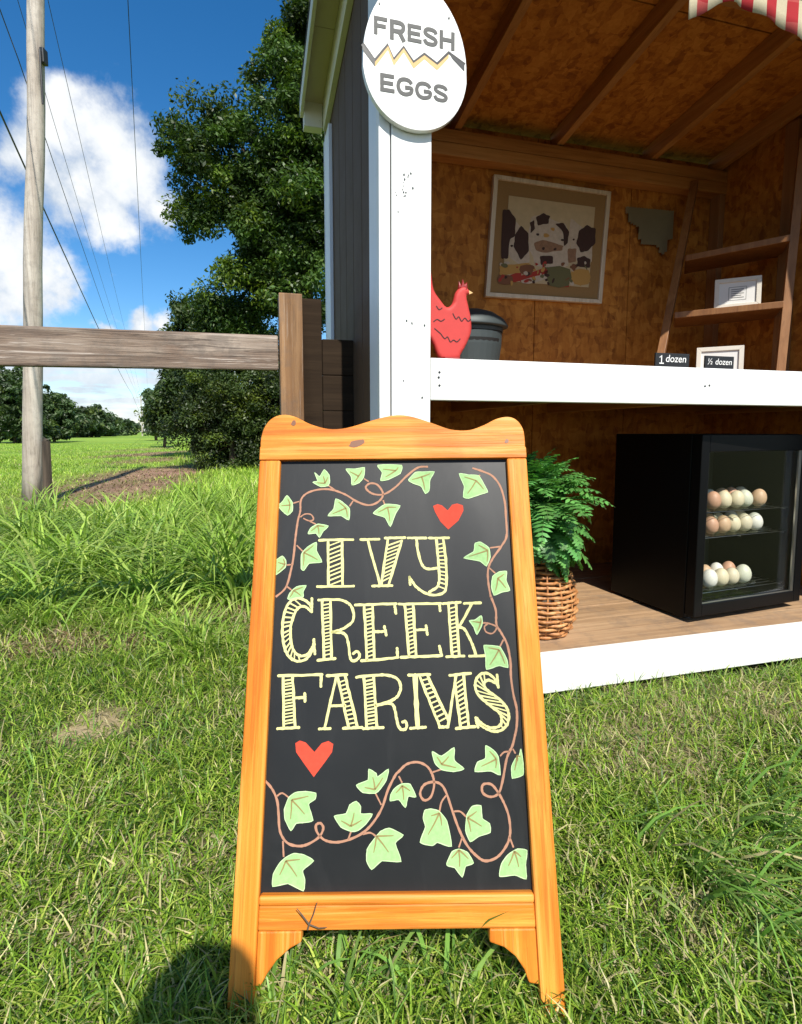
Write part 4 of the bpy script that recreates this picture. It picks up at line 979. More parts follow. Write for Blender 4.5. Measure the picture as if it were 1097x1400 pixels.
    for i, x in enumerate(xs[:-1]):
        a = span(x + .0047)
        if a is None: continue
        y0 = 1.188 - (.015 if i % 2 else 0); y1 = 1.188 - (0 if i % 2 else .015)
        mb.add([(x, y0, a[0]), (x + .0095, y1, a[0]), (x + .0095, y1, a[1]), (x, y0, a[1])], [(0, 1, 2, 3)], i % 2)  # every other fold face coloured darker as painted rib shading
        mb.add([(x, y0 + .001, a[0]), (x + .0095, y1 + .001, a[0]), (x + .0095, y1 + .001, a[1]), (x, y0 + .001, a[1])], [(3, 2, 1, 0)], i % 2)
    mb.build('tin_sheet', ['tin', 'tinshade'], k); box('batten', 'stud_x', k, outl[0][0] + .05, outl[1][0] - .03, 1.189, 1.199, outl[0][1] - .05, outl[0][1] - .02)
    # leaning ladder shelf by the right wall
    l = thing('ladder_shelf', 'brown wooden ladder shelf leaning against the right inner wall', 'shelf', SC, (0, 0, A1))
    z0, z1 = 1.227, 2.5
    LA, LB, RA, RB = Vector((1.72, .8)), Vector((2.2, 1.1)), Vector((2.2, .47)), Vector((2.37, .56))
    def rail(z): u = (z - z0) / (z1 - z0); return LA.lerp(LB, u), RA.lerp(RB, u)
    for A_, B_, rm in ((LA, LB, 'ladder'), (RA, RB, 'stud')):
        q = []
        for c_, zz in ((A_, z0), (B_, z1)):
            for dx, dy in ((-.028, .006), (.0, -.022), (.05, .028), (.022, .056)): q.append((c_.x + dx, c_.y + dy, zz))
        MB().hexa(q).build('side_rail', rm, l, bevel=.002)
    nrm2 = Vector((.66, .75))
    for z, dp in ((1.66, .26), (2.0, .24)):
        a, b_ = rail(z); w_ = (b_ - a).normalized(); a = a + w_ * .026; b_ = b_ - w_ * .026
        p4 = [a - nrm2 * .045, b_ - nrm2 * .045, b_ + nrm2 * dp, a + nrm2 * dp]
        MB().hexa([(p.x, p.y, z - .034) for p in p4] + [(p.x, p.y, z) for p in p4]).build('shelf_board', 'ladder', l, bevel=.003)
    for z, n, lab, wd, ht, dx in ((1.661, 0, 'small white framed card standing on the ladder shelf board', .215, .16, .0), (1.228, 1, 'white framed card on the counter under the ladder shelf, behind the half dozen sign', .215, .215, .0)):
        rz = -.72
        a, b_ = rail(z); c_ = (a + b_) / 2 + nrm2 * dx; cpos = (c_.x + .05 * (1 - n), c_.y - .02, z)
        fr = sthing('framed_card', lab, 'frame', *cpos, rz, 'white framed cards on the ladder shelf', rx=-.1)
        e_ = .022
        for q in (((-wd / 2, 0), (wd / 2, 0), (wd / 2 - e_, e_), (-wd / 2 + e_, e_)), ((-wd / 2, ht), (wd / 2, ht), (wd / 2 - e_, ht - e_), (-wd / 2 + e_, ht - e_)), ((-wd / 2, 0), (-wd / 2, ht), (-wd / 2 + e_, ht - e_), (-wd / 2 + e_, e_)), ((wd / 2, 0), (wd / 2, ht), (wd / 2 - e_, ht - e_), (wd / 2 - e_, e_))):
            MB().prism(list(q), -.012, .006).build('frame_side', 'wframe', fr, bevel=.0015)
        cd = MB().prism([(-wd / 2 + e_, e_), (wd / 2 - e_, e_), (wd / 2 - e_, ht - e_), (-wd / 2 + e_, ht - e_)], -.004, .003).build('card', 'paper', fr)
        mb = MB()
        for i in range(5): mb.ribbon([(-.03, ht * .62 - i * .011), (.03 - .012 * (i % 2), ht * .62 - i * .011)], .0035, -.0045)
        mb.ribbon([(-.04, ht * .7), (.04, ht * .7), (.04, ht * .7 - .07), (-.04, ht * .7 - .07), (-.04, ht * .7)], .0025, -.0046)
        mb.build('print', 'grey', cd)
    # chalk price signs on the counter edge
    for body, (pa, pb_), lab in ((' dozen', ((897, 482), (943, 484)), 'small black chalk sign reading 1 dozen on the counter'), ('½ dozen', ((965, 486), (1004, 489)), 'small black chalk sign reading half dozen on the counter')):
        t = .085
        a, b_ = St(*pa, t), St(*pb_, t); w_ = b_[0] - a[0]; h_ = a[1] - 1.227
        s = sthing('price_sign', lab, 'sign', a[0], t, 1.227, 0, 'black price signs on the counter')
        bd = box('board', 'black', s, 0, w_, 0, .008, 0, h_, .001)
        box('foot', 'stud_x', s, w_ * .2, w_ * .8, .009, .03, 0, .01)
        cu = bpy.data.curves.new('txt', 'FONT'); cu.body = body; cu.size = .044; cu.align_x = 'CENTER'; cu.shear = .12
        to = bpy.data.objects.new('tmp', cu); COL.objects.link(to)
        me = bpy.data.meshes.new_from_object(to.evaluated_get(bpy.context.evaluated_depsgraph_get())); bpy.data.objects.remove(to)
        mw = max(v.co.x for v in me.vertices) - min(v.co.x for v in me.vertices); kx = w_ * (.6 if body[0] == ' ' else .84) / mw
        cx_ = (max(v.co.x for v in me.vertices) + min(v.co.x for v in me.vertices)) / 2
        for v in me.vertices: v.co.x -= cx_
        for v in me.vertices: v.co = (w_ * (.6 if body[0] == ' ' else .5) + v.co.x * kx, -.0008, h_ - .034 + v.co.y * kx)
        me.materials.clear(); me.materials.append(M['chalkwhite']); link('lettering', me, bd)
        if body[0] == ' ':
            x_ = w_ * .17; MB().ribbon([(x_ - .009, h_ - .018), (x_, h_ - .009), (x_, h_ - .04)], .004, -.0009).ribbon([(x_ - .01, h_ - .04), (x_ + .011, h_ - .04)], .004, -.001).build('numeral', 'chalkwhite', bd)
    # gingham valance, scalloped
    vl = thing('gingham_valance', 'red and cream gingham valance with scalloped edge under the front of the shed roof', 'valance', SC, (0, 0, A1))
    prof = [(1.113, 2.444), (1.17, 2.475), (1.24, 2.52), (1.321, 2.541), (1.375, 2.535), (1.47, 2.51), (1.56, 2.488), (1.625, 2.468), (1.772, 2.43)]
    V, F = [], []; per = .66; nn = 96
    def edge(s):
        u = ((s - 1.113) % per) / per
        xs_ = [(q[0] - 1.113) / per for q in prof]; return float(np.interp(u, xs_, [q[1] for q in prof]))
    ss = np.linspace(1.113, L - .18, nn * 2)
    for s_ in ss:
        y = -.012 + .008 * math.sin(s_ * 38) + .005 * math.sin(s_ * 23 + 1)
        zt_ = zc(0) - .03
        for k in range(5): V.append((s_, y * (1 - k / 5) - .012 * (k / 4), edge(s_) + (zt_ - edge(s_)) * k / 4))
    F = [(i * 5 + k, (i + 1) * 5 + k, (i + 1) * 5 + k + 1, i * 5 + k + 1) for i in range(len(ss) - 1) for k in range(4)]
    o = mesh_of('fabric', V, F, 'gingham', vl, smooth=True); sm = o.modifiers.new('cloth', 'SOLIDIFY'); sm.thickness = .0015
    box('rod', 'chrome', vl, 1.11, L - .17, -.02, -.012, zc(0) - .03, zc(0) - .018, .002)
build_counter_things()

# ------------------------------------------------------------------ fence
def build_fence():
    F0 = Vector((-.44, 2.2, 0)); ang = math.atan2(.26, .97)
    f = thing('rail_fence', 'weathered brown timber rail fence with square posts left of the shed', 'fence', F0, (0, 0, ang))
    box('post', 'post', f, -.045, .045, -.045, .045, -.05, 1.535, .004)
    box('post', 'fshade', f, .0465, .125, .004, .084, -.05, 1.53, .004)  # shaded look of this post comes from its darkened wood colour
    box('post', 'post', f, -2.2, -2.11, .0, .09, -.05, 1.5, .004)
    MB().hexa([(-2.4, .0, 1.215), (-.049, -.01, 1.243), (-.049, .03, 1.243), (-2.4, .04, 1.215), (-2.4, .0, 1.365), (-.049, -.01, 1.378), (-.049, .03, 1.378), (-2.4, .04, 1.365)]).build('rail', 'fence', f, bevel=.006)
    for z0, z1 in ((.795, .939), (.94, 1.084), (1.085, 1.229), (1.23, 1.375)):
        box('rail', 'fshade', f, .1265, .392, .01, .048, z0, z1, .004)  # boards coloured near black to read as lying in shade
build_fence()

# ------------------------------------------------------------------ utility poles, wires
def build_poles():
    p = thing('utility_pole', 'tall weathered grey wooden utility pole rising from the grass at left', 'pole', (-5.1, 7.4, -.1), (0, 0, 0))
    top = Vector((.66, 0, 9.2))
    pts = [top * (i / 14) + Vector((.01 * math.sin(i), .01 * math.cos(i * 1.7), 0)) for i in range(15)]
    MB().tube(pts, [.122 - .035 * i / 14 for i in range(15)], 16).build('shaft', 'pole', p, smooth=True)
    z = 5.85; x = .66 * z / 9.2
    MB().box(x + .1, x + .15, -.08, .02, z - .08, z + .1).build('bracket', 'gasket', p, bevel=.008)
    MB().tube([(x + .12, -.1, z + .05), (x + .12, -.1, z - .6)], .012, 6).build('ground_wire', 'wire', p)
    MB().box(.66 - 1.1, .66 + 1.1, -.14, -.03, 8.72, 8.84).build('crossarm', 'pole', p, bevel=.01)
    for dx in (-1, -.45, .45, 1): MB().lathe([(.02, 8.85), (.04, 8.88), (.03, 8.92), (.045, 8.95), (.02, 9.0)], 10, .66 + dx, -.085).build('insulator', 'chrome', p)
    s = thing('old_post', 'short grey weathered post standing right beside the utility pole', 'post', (-4.8, 7.3, -.1), (0, .02, 0))
    MB().tube([(0, 0, 0), (.005, 0, .5), (0, .01, .97)], [.06, .056, .05], 9).build('shaft', 'bark', s, smooth=False)
    MB().prism([(-.03, .93), (.02, .94), (.03, .99), (-.02, 1.01)], -.03, .03).build('splintered_top', 'bark', s)
    dv = Vector((205 - 548.5, 743, 0)) / 743
    base = Vector((-5.1, 7.4, 0))
    labs = ['midway along the power line above the field', 'far along the power line above the field']
    for i, k in enumerate((115, 230)):
        b = base + dv * k
        q = thing('utility_pole', 'distant thin utility pole, ' + labs[i], 'pole', (b.x, b.y, -.1), (0, 0, 0), 'utility poles along the field')
        MB().tube([(0, 0, 0), (0, 0, 9.2)], [.15, .1], 8).build('shaft', 'pole', q); MB().box(-1.1, 1.1, -.08, .06, 8.72, 8.84).build('crossarm', 'pole', q)
    def wire(x0, z0, label, r=.012, sag=.5):
        pts = []
        knots = [-40, 0, 55, 115]
        for a, b in zip(knots, knots[1:]):
            for j in range(14):
                u = j / 14; k = a + (b - a) * u; c = base + dv * k
                pts.append((c.x + x0, c.y - .08, z0 - 4 * sag * u * (1 - u)))
        c = base + dv * 115; pts.append((c.x + x0, c.y, z0))
        o = MB().tube(pts, r, 5).build('overhead_wire', 'wire'); tag(o, label, 'wire', 'overhead power wires')
    wire(-.1, 5.25, 'thick low cable crossing behind the utility pole', .013, .35)
    wire(.25, 5.7, 'thin cable just above the thick low one', .006, .4)
    wire(1.65, 8.9, 'rightmost overhead wire above the field', .008, .4)
    wire(.2, 8.9, 'overhead wire just right of the utility pole top', .006, .45)
    wire(-.35, 8.9, 'overhead wire at the left of the utility pole top', .006, .45)
build_poles()

# ------------------------------------------------------------------ trees
def foliage(name, lobes, n_cl, per, leaf, col, parent, seed, cl_r=.5, flat=.35):
    """leaf faces gathered in clumps that fill ellipsoid lobes (cx,cy,cz,rx,ry,rz)"""
    g = np.random.default_rng(seed)
    vol = np.array([l[3] * l[4] * l[5] for l in lobes]) ** .7; vol /= vol.sum()
    which = g.choice(len(lobes), n_cl, p=vol); lb = np.array(lobes)[which]
    d = g.normal(size=(n_cl, 3)); d /= np.linalg.norm(d, axis=1)[:, None]
    rad = g.random(n_cl) ** .38 * g.uniform(.7, 1.16, n_cl)
    c = lb[:, :3] + d * lb[:, 3:] * rad[:, None]
    cr = cl_r * g.uniform(.55, 1.3, n_cl)
    tone = g.uniform(.5, 1.55, n_cl)
    i = np.repeat(np.arange(n_cl), per); m = len(i)
    o = g.normal(size=(m, 3)); o /= np.linalg.norm(o, axis=1)[:, None]; o *= (g.random(m) ** .5)[:, None]
    o[:, 2] *= .7
    p = c[i] + o * cr[i][:, None]
    keep = p[:, 2] > .05; keep &= (np.sin(p[:, 0] * 2.1 + seed) * np.sin(p[:, 1] * 1.9 + 2) * np.sin(p[:, 2] * 2.3 + seed * 2) < .62); p = p[keep]; i = i[keep]; o = o[keep]; m = len(p)
    nrm = g.normal(size=(m, 3)); nrm[:, 2] = np.abs(nrm[:, 2]) * .8 + flat; nrm += o * .8; nrm /= np.linalg.norm(nrm, axis=1)[:, None]
    t = g.normal(size=(m, 3)); t[:, 2] -= .4; a = np.cross(nrm, t); a /= np.linalg.norm(a, axis=1)[:, None]; b = np.cross(a, nrm)
    s = leaf * g.uniform(.6, 1.4, m)[:, None]
    v = np.stack([p - b * s, p + a * s * .42 - b * s * .1 + nrm * s * .1, p + b * s, p - a * s * .42 - b * s * .1 + nrm * s * .1], 1).reshape(-1, 3)
    q = np.arange(m * 4).reshape(-1, 4)
    cl = np.array(col)[None] * (tone[i] * g.uniform(.75, 1.25, m))[:, None] + ((g.random(n_cl) < .16)[i] & (g.random(m) < .8))[:, None] * np.array([.06, .075, .0]) + (g.random(m) < .12)[:, None] * np.array([.03, .035, .0])
    return np_mesh(name, v, q, None, np.repeat(cl, 4, 0), 'leaf', parent)
def tree(name, label, cat, pos, lobes, trunk_h, trunk_r, n_cl, per, leaf, col, seed, cl_r, limbs=True, group=None):
    t = thing(name, label, cat, pos, (0, 0, 0), group)
    rg = random.Random(seed)
    MB().tube([(0, 0, -.2), (rg.uniform(-.1, .1), 0, trunk_h * .5), (rg.uniform(-.2, .2), .1, trunk_h)], [trunk_r * 1.25, trunk_r, trunk_r * .6], 9).build('trunk', 'bark', t, smooth=True)
    if limbs:
        for l in lobes:
            a = Vector((0, 0, trunk_h * rg.uniform(.45, .95))); b = Vector(l[:3]); md = (a + b) / 2 + Vector((rg.uniform(-.3, .3), rg.uniform(-.3, .3), .2))
            MB().tube([a, md, b], [trunk_r * .45, trunk_r * .28, trunk_r * .1], 6).build('limb', 'bark', t, smooth=True)
    foliage('crown', lobes, n_cl, per, leaf, col, t, seed, cl_r)
    return t
def at(px, py, Y): r = ray(px, py); return O + r * (Y / r.y)
def lobes_px(lst, Y, base):
    out = []
    for px, py, rpx, *dy in lst:
        c = at(px, py, Y + (dy[0] if dy else 0)); r = rpx / 760 * Y * (1.0 if py > 300 else 1.08)
        out.append((c.x - base[0], c.y - base[1], c.z, r, r * 1.05, r))
    return out
def build_trees():
    DK = (.048, .092, .018)
    b = at(415, 640, 15); b = (b.x, 15.5, 0)
    tree('shade_tree', 'tall dark green leafy tree rising behind the fence and the shed', 'tree', b,
         lobes_px([(425, 25, 52), (378, 95, 38, -.5), (470, 120, 70), (300, 158, 32, -.6), (256, 208, 36, -.5), (330, 225, 56, -.8), (282, 288, 42, -.6), (400, 265, 66, -.5), (455, 340, 66), (385, 350, 52, -.7), (345, 425, 52), (410, 420, 60, -.6), (298, 425, 40), (330, 315, 44, -.9), (380, 320, 52, -.8), (430, 300, 60, -.8), (425, 140, 50, -.6), (395, 190, 50, -.8), (350, 390, 44, -.9), (470, -60, 80), (560, 60, 110, 1), (560, 260, 110, 1), (440, 200, 60, -.7)], 15.5, b),
         8.0, .28, 820, 330, .064, DK, 3, .5, True)
    b = at(318, 640, 14.2); b = (b.x, 14.2, 0)
    tree('broadleaf_bush', 'large dark glossy bush growing under the tall tree left of the fence post', 'bush', b,
         lobes_px([(300, 560, 52), (345, 545, 55), (265, 545, 38), (330, 610, 42), (300, 610, 36), (375, 590, 45), (390, 540, 50), (250, 585, 24), (410, 610, 40), (285, 625, 30), (320, 632, 30), (355, 625, 36), (405, 560, 50)], 14.2, b), 1.2, .08, 420, 270, .042, (.042, .068, .018), 5, .38)
    b = at(270, 620, 21); b = (b.x, 21, 0)
    tree('shade_tree', 'smaller dark tree behind the glossy bush with crown above the rail', 'tree', b,
         lobes_px([(268, 440, 34), (300, 455, 42), (255, 480, 34), (240, 520, 30), (232, 560, 30), (280, 520, 50), (340, 480, 50), (236, 470, 22)], 21, b), 3.4, .16, 320, 170, .085, (.045, .075, .022), 8, .55)
    for i, (lst, Y, px, lab, n) in enumerate((
            ([(222, 540, 18), (228, 570, 18), (214, 575, 10)], 34, 224, 'dark small tree at the left end of the right hand tree row', 90),
            ([(213, 565, 9), (216, 580, 9)], 60, 214, 'distant low tree where the right hand tree row meets the path', 60),
            ([(20, 530, 34), (-20, 520, 40), (55, 548, 24), (40, 575, 24), (0, 565, 40)], 46, 20, 'dark tree at the left edge of the field behind the utility pole', 200),
            ([(75, 555, 16), (72, 575, 20), (84, 545, 8)], 52, 74, 'small dark tree just right of the utility pole across the field', 90),
            ([(108, 572, 16), (98, 580, 14)], 90, 106, 'dark tree at the left of the far tree line', 70),
            ([(128, 573, 15), (118, 580, 12)], 95, 126, 'round dark tree in the middle of the far tree line', 60),
            ([(148, 577, 12), (140, 582, 10)], 110, 146, 'paler tree right of the middle of the far tree line', 50),
            ([(166, 582, 9), (158, 584, 9)], 130, 163, 'low tree near the right end of the far tree line', 40),
            ([(181, 585, 6), (175, 586, 6)], 160, 180, 'lowest tree at the right end of the far tree line', 30))):
        b = at(px, 600, Y); b = (b.x, Y, 0)
        tree('field_tree', lab, 'tree', b, [(q[0], q[1], q[2] * .86, q[3] * 1.42, q[4] * 1.3, q[5] * 1.25) for q in lobes_px(lst, Y, b)], 6 * Y / 760 + .8, .002 * Y + .02, int(n * 2.2), 70, .0036 * Y, (.06, .098, .04), 20 + i, .011 * Y, False, 'trees across the field')
build_trees()

# ------------------------------------------------------------------ grass
def blades(name, x, y, h, w, col, seed, bend=.5, seg=3, lean=None, m='grass'):
    g = np.random.default_rng(seed); n = len(x)
    az = g.uniform(0, 2 * np.pi, n) if lean is None else lean
    z0 = gz(x, y) - .006
    face = az + np.pi / 2 + g.uniform(-.7, .7, n)
    wx, wy = np.cos(face) * w / 2, np.sin(face) * w / 2
    b = bend * g.uniform(.35, 1.5, n)
    V = []; 
    for k in range(seg + 1):
        t = k / seg
        ang = b * t * 1.3
        hor = h * t * np.sin(ang) ; ver = h * t * np.cos(ang)
        cx, cy, cz = x + np.cos(az) * hor, y + np.sin(az) * hor, z0 + np.maximum(ver, .004)
        ww = 1 - t ** 1.6 * .75
        if k < seg:
            V.append(np.stack([cx - wx * ww, cy - wy * ww, cz], 1)); V.append(np.stack([cx + wx * ww, cy + wy * ww, cz], 1))
        else: V.append(np.stack([cx, cy, cz], 1))
    nv = 2 * seg + 1
    V = np.stack(V, 1).reshape(-1, 3)
    base = (np.arange(n) * nv)[:, None]
    Q = np.concatenate([base + np.array([[2 * k, 2 * k + 1, 2 * k + 3, 2 * k + 2]]) for k in range(seg - 1)], 0)
    T = base + np.array([[2 * seg - 2, 2 * seg - 1, 2 * seg]])
    cols = np.repeat(col, nv, 0).reshape(n, nv, 3)
    return np_mesh(name, V, Q, T, cols.reshape(-1, 3), m)
def in_shed(x, y):
    dx, dy = x - SC.x, y - SC.y
    s, t = dx * E1.x + dy * E1.y, dx * E2.x + dy * E2.y
    return (s > -.02) & (s < L + .02) & (t > -.0) & (t < D + .02)
def mixcol(g, n, pal, p):
    c = np.array(pal)[g.choice(len(pal), n, p=p)]
    return c * g.uniform(.6, 1.4, n)[:, None]
def build_grass():
    g = np.random.default_rng(21)
    PAL = [(.165, .29, .024), (.265, .41, .042), (.42, .5, .095), (.58, .52, .26), (.055, .12, .014)]
    # short lawn round the sign and in front of the shed
    n = 190000
    y = .25 + 3.0 * g.random(n) ** 1.35; x = (g.random(n) * 2 - 1) * (y * .95 + .55)
    k = ~in_shed(x, y)
    p = patch(x, y, PATCH); k &= g.random(n) > p * .6
    k &= ~((x < -.3) & (y > 2.55 + 1.1 * vnoise(x * 1.7, y * 1.7, 77)))
    x, y, p = x[k], y[k], p[k]; n = len(x)
    mott = vnoise(x * 5, y * 5, 31)
    dry = np.clip(p + (mott - .5) * 1.1 + .02 + .26 * (x > .35), 0, 1)
    col = mixcol(g, n, PAL, [.3, .25, .19, .08, .18])
    st = g.random(n) < dry * .62
    col[st] = np.array([.5, .44, .24]) * g.uniform(.6, 1.25, (st.sum(), 1))
    h = g.uniform(.022, .085, n) * (.75 + .7 * vnoise(x * 2.3, y * 2.3, 8)) * (1 + 1.3 * np.clip((y - 1.9) / .9, 0, 1) * (x < -.25))
    h[st] *= .75
    tag(blades('lawn_grass', x, y, h, g.uniform(.0026, .0058, n), col, 1, .95, 3), kind='stuff')
    # lush meadow beyond the lawn
    n = 120000
    y = 2.6 + 42 * g.random(n) ** 2.3; x = -.05 * y + .3 - g.random(n) * (y * .85 + 1.6)
    x = np.where((y > 6) & (g.random(n) < .12), x + y * .5, x)
    k = ~in_shed(x, y); d = patch(x, y, DIRT); k &= g.random(n) > d * .93
    p = patch(x, y, PATCH); k &= g.random(n) > p * .93
    x, y, d = x[k], y[k], d[k]; n = len(x)
    far = np.clip((y - 3) / 12, 0, 1)
    col = mixcol(g, n, [(.28, .43, .05), (.36, .5, .07), (.44, .53, .1), (.18, .29, .04), (.5, .44, .22)], [.36, .28, .14, .17, .05])
    md = vnoise(x * .35, y * .35, 41); col *= (.72 + .6 * md)[:, None]
    h = g.uniform(.1, .28, n) * (.6 + .8 * vnoise(x * .7, y * .7, 17)) * np.where(y < 4, np.clip((y - 2.2 + .9 * (vnoise(x * 2, y * 2, 78) - .5)) / 1.8, .2, 1), 1)
    h *= np.where((y > 5.2) & (x / y < -.42) & (x / y > -.8), .45, 1)
    tag(blades('meadow_grass', x, y, h, g.uniform(.004, .008, n) * (1 + far * 2.2), col, 2, .7, 3), kind='stuff')
    # straw and clods on the bare track and the dry patches
    n = 60000
    y = 2.2 + 28 * g.random(n) ** 2; x = -y * g.uniform(.1, .9, n) - .2
    k = (patch(x, y, DIRT) + 1.2 * patch(x, y, PATCH)) > g.uniform(.2, 1, n); x, y = x[k], y[k]; n = len(x)
    col = mixcol(g, n, [(.36, .27, .14), (.2, .13, .07), (.1, .065, .035), (.48, .4, .22), (.2, .26, .06)], [.3, .25, .2, .13, .12])
    tag(blades('dry_straw', x, y, g.uniform(.03, .11, n), g.uniform(.005, .012, n) * (1 + y / 12), col, 6, 1.6, 3), kind='stuff')
    # tall arching clumps
    X, Y, H, LW, AZ = [], [], [], [], []
    cs = [(-1.55, 3.6, .6), (-1.25, 3.4, .6), (-1.8, 4.3, .6), (-1.4, 4.4, .62), (-2.2, 3.4, .5), (-2.6, 3.8, .55), (-3.2, 4.6, .6), (-2.0, 3.0, .42), (-2.9, 5.3, .6), (-4.3, 6.3, .6), (-3.6, 5.6, .55), (-1.0, 3.1, .5), (-1.1, 3.9, .6), (-2.3, 5.0, .55), (-1.2, 3.6, .66), (-1.35, 3.9, .68), (-1.05, 3.55, .62), (-1.6, 3.2, .55), (-2.4, 3.1, .52), (-2.0, 3.9, .62), (-1.5, 5.0, .62)]
    for q in range(70):
        yy = g.uniform(2.2, 3.4); xx = -g.uniform(.3, .85) * yy
        if patch(np.array([xx]), np.array([yy]), PATCH)[0] < .15: cs.append((xx, yy, g.uniform(.1, .28) * (.7 + .3 * (yy > 2.6))))
    while len(cs) < 180:
        yy = g.uniform(2.5, 8.5); xx = -g.uniform(.28, 1.05) * yy
        if yy < 3.1 and g.random() < .6: continue
        if patch(np.array([xx]), np.array([yy]), DIRT)[0] > .35 and yy > 4.5: continue
        if yy > 5.6 and -.8 < xx / yy < -.42: continue
        if patch(np.array([xx]), np.array([yy]), PATCH)[0] > .2: continue
        cs.append((xx, yy, g.uniform(.2, .6)))
    for cx, cy, hh in cs:
        nb = int(g.integers(45, 85)); a = g.uniform(0, 2 * np.pi, nb); r = g.random(nb) * .16
        X.append(cx + r * np.cos(a)); Y.append(cy + r * np.sin(a)); AZ.append(a + g.uniform(-.6, .6, nb)); H.append(hh * g.uniform(.5, 1.2, nb)); LW.append(g.uniform(.009, .02, nb) * (1.35 if hh > .5 else 1))
    X, Y, H, LW, AZ = map(np.concatenate, (X, Y, H, LW, AZ))
    col = mixcol(g, len(X), [(.25, .4, .06), (.34, .48, .085), (.42, .52, .13), (.16, .27, .045)], [.4, .3, .15, .15])
    tag(blades('tall_grass', X, Y, H, LW, col, 3, 1.2, 6, AZ), kind='stuff')
    # longer tufts in the near lawn
    X, Y, H, LW, AZ = [], [], [], [], []
    tufts = [(.66, 1.08, 26, .27, -.75, .35), (.8, 1.16, 26, .28, -.8, .4), (.9, 1.28, 22, .26, -.7, .4), (.74, .96, 20, .24, -.6, .5), (.98, 1.05, 24, .26, -.9, .4), (.58, 1.2, 16, .22, -.8, .5), (1.05, 1.4, 16, .22, -.9, .6), (.6, .86, 14, .12, 1.2, 2), (1.15, 1.35, 24, .18, -.8, .9), (.63, 1.3, 16, .12, 2.2, 2), (.9, 1.45, 18, .13, -1.2, 2),
             (-.14, .9, 9, .18, 1.5, 1.0), (-.2, .86, 5, .17, 1.2, .5), (-.225, .79, 3, .16, .5, .25), (.02, .9, 7, .17, 2.4, .8), (.12, .94, 8, .17, -.5, .6), (-.06, .92, 7, .16, .2, .8), (-.02, .93, 14, .12, 1.6, 3), (.12, .92, 16, .1, 2.2, 3), (.2, .95, 14, .1, 1.2, 3), (.05, .88, 10, .13, 1.8, 2), (-.08, .97, 12, .12, 1.4, 3),
             (-.8, 1.32, 14, .13, 1.4, 2), (-.95, 1.25, 14, .13, .9, 2), (-.72, 1.7, 10, .14, 1.6, 1.5), (-1.2, 1.5, 16, .13, 1.2, 3), (-.9, .95, 14, .11, 1.0, 3), (-.5, .88, 10, .1, .8, 3), (.5, 1.75, 10, .1, 1.4, 3), (.9, 1.93, 12, .11, 1.3, 2), (.65, 1.88, 8, .1, .6, 2), (1.15, 1.99, 12, .1, 1.2, 2), (.42, 1.84, 8, .1, 1.0, 2)]
    for cx, cy, nb, hh, a0, sp_ in tufts:
        a = a0 + g.normal(0, sp_, nb); X.append(cx + g.normal(0, .05, nb)); Y.append(cy + g.normal(0, .035, nb)); AZ.append(a); H.append(hh * g.uniform(.5, 1.25, nb)); LW.append(g.uniform(.003, .0065, nb) * (1.7 if hh > .145 else 1))
    for q in range(60):
        u = g.uniform(.1, 1.95); c_ = SC + E1 * u - E2 * g.uniform(.015, .05); nb = int(g.integers(2, 7))
        X.append(c_.x + g.normal(0, .02, nb)); Y.append(c_.y + g.normal(0, .008, nb)); AZ.append(g.uniform(0, 6.28, nb)); H.append(g.uniform(.05, .12, nb)); LW.append(g.uniform(.002, .004, nb))
    n = 2200
    yy = g.uniform(.7, 2.8, n); xx = (g.random(n) * 2 - 1) * yy * .9; k = ~in_shed(xx, yy + .05); xx, yy = xx[k], yy[k]; n = len(xx)
    X.append(xx); Y.append(yy); AZ.append(g.uniform(0, 6.28, n)); H.append(g.uniform(.06, .12, n)); LW.append(g.uniform(.002, .0045, n))
    X, Y, H, LW, AZ = map(np.concatenate, (X, Y, H, LW, AZ))
    k = ~in_shed(X, Y); X, Y, H, LW, AZ = X[k], Y[k], H[k], LW[k], AZ[k]
    col = mixcol(g, len(X), [(.17, .33, .06), (.23, .38, .08), (.3, .4, .12), (.5, .43, .22)], [.4, .35, .15, .1])
    tag(blades('lawn_tuft', X, Y, H, LW, col, 4, 1.0, 5, AZ), kind='stuff')
build_grass()

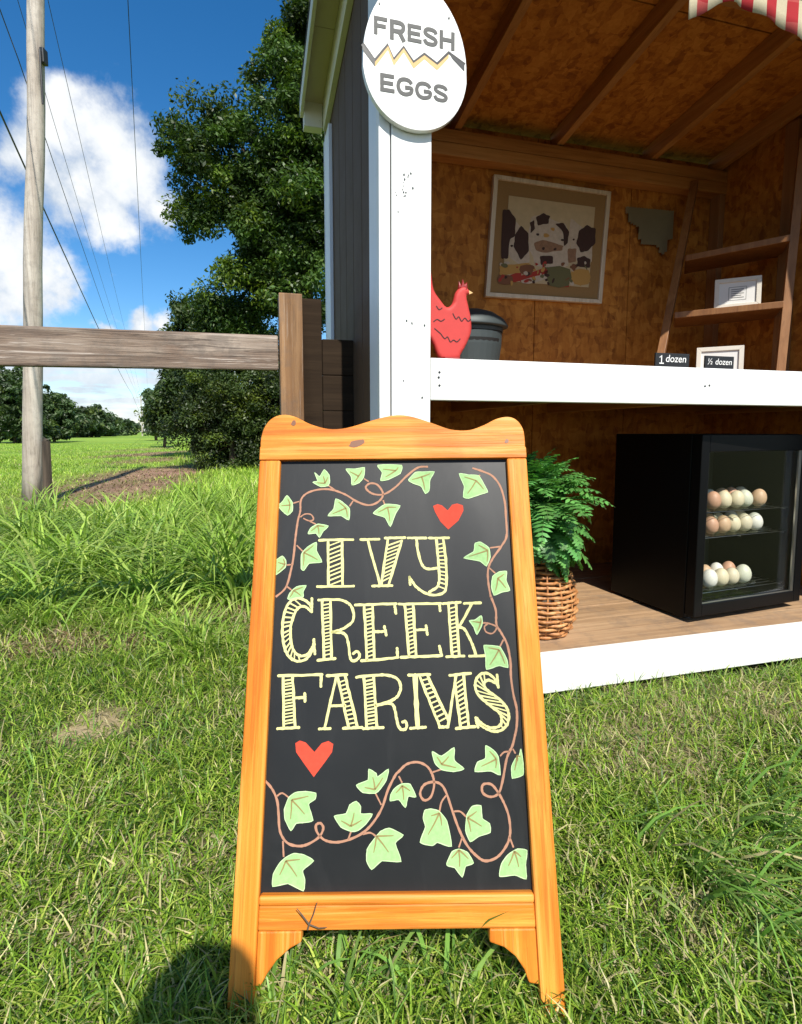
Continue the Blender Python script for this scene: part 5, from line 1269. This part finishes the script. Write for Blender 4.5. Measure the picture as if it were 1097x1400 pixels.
# ------------------------------------------------------------------ the photographer, standing behind the camera (casts the shadow on the lawn)
def build_person():
    hx, hy, hz = .115, -.47, 1.5
    p = thing('person', 'person in navy shirt and jeans holding a phone, casting the rounded shadow at lower left', 'person', (hx, hy, 0))
    J = [(0, -.08, .86), (0, -.09, 1.0), (0, -.08, 1.13), (0, -.05, 1.26), (0, -.02, 1.36), (0, 0, 1.45), (0, .015, 1.53), (0, .01, 1.585)]
    rd = [(.15, .11), (.135, .1), (.15, .105), (.145, .1), (.06, .06), (.075, .09), (.083, .1), (.055, .07)]
    E_ = [(i, i + 1) for i in range(7)]
    def chain(root, pts):
        prev = root
        for q, r in pts: J.append(q); rd.append((r, r)); E_.append((prev, len(J) - 1)); prev = len(J) - 1
        return prev
    for s in (-1, 1):
        chain(0, [((s * .095, -.08, .8), .095), ((s * .11, -.07, .6), .078), ((s * .115, -.03, .46), .06), ((s * .12, -.06, .28), .055), ((s * .12, -.1, .08), .038), ((s * .13, -.04, .035), .04), ((s * .14, .07, .025), .03)])
        elb, hand = (Vector((.22, .05, 1.07)), Vector((-.04, .4, .985))) if s > 0 else (Vector((-.27, .06, 1.08)), Vector((-.19, .4, .985)))
        sh = Vector((s * .17, -.04, 1.3)); fw = (hand - elb).normalized()
        e = chain(3, [(tuple(sh), .06), (tuple((sh + elb) / 2), .045), (tuple(elb), .04), (tuple(elb.lerp(hand, .55)), .034), (tuple(hand - fw * .05), .026), (tuple(hand), .03)])
        for k in range(4): chain(e, [(tuple(hand + Vector((-s * .012, .03, -.03 + .018 * k))), .0095), (tuple(hand + Vector((-s * .035, .034, -.03 + .018 * k))), .0085)])
        chain(e, [(tuple(hand + Vector((-s * .01, -.012, .03))), .01), (tuple(hand + Vector((-s * .035, -.014, .04))), .009)])
    me = bpy.data.meshes.new('body'); me.from_pydata(J, E_, [])
    o = link('body', me, p)
    sk = o.modifiers.new('skin', 'SKIN'); sk.use_smooth_shade = True
    for v, r in zip(me.skin_vertices[0].data, rd): v.radius = r
    me.skin_vertices[0].data[0].use_root = True
    o.modifiers.new('sub', 'SUBSURF').levels = 2
    bpy.context.view_layer.update()
    me2 = bpy.data.meshes.new_from_object(o.evaluated_get(bpy.context.evaluated_depsgraph_get()))
    o.modifiers.clear(); o.data = me2
    for k in ('skin', 'shirt', 'jeans'): me2.materials.append(M[k])
    for f in me2.polygons:
        c = f.center; f.use_smooth = True
        f.material_index = 2 if c.z < .9 and abs(c.x) < .2 and c.y < .05 and c.z > .09 else (1 if c.z < 1.375 and c.y < .03 and c.z >= .9 else 0)
    MB().lathe([(.088, -.01), (.101, .03), (.1, .075), (.075, .115), (.03, .135), (.001, .138)], 18, sy=1.1).build('hair', 'hair', p, smooth=True).location = (0, -.005, 1.5)
    MB().prism([(-.012, 1.52), (.012, 1.52), (.016, 1.48), (-.016, 1.48)], .095, .125).build('nose', 'skin', p, bevel=.006)
    for s in (-1, 1):
        MB().lathe([(.001, -.011), (.009, -.006), (.011, 0), (.009, .006), (.001, .011)], 8).build('eye', 'paper', p, smooth=True).location = (s * .033, .096, 1.535)
        MB().lathe([(.001, -.03), (.014, -.015), (.018, .005), (.012, .025), (.001, .03)], 8).build('ear', 'skin', p, smooth=True).location = (s * .088, 0, 1.525)
    box('mouth', 'heart', p, -.022, .022, .094, .1, 1.447, 1.455, .002)
    ph = thing('phone', 'black phone held up in both hands by the person', 'phone', (0, -.055, 1.0), (R(-PITCH), 0, 0))
    box('phone_body', 'gasket', ph, -.038, .038, -.008, .0, -.078, .078, .003); box('phone_screen', 'fridge', ph, -.034, .034, -.0085, -.0082, -.072, .072, 0)
build_person()
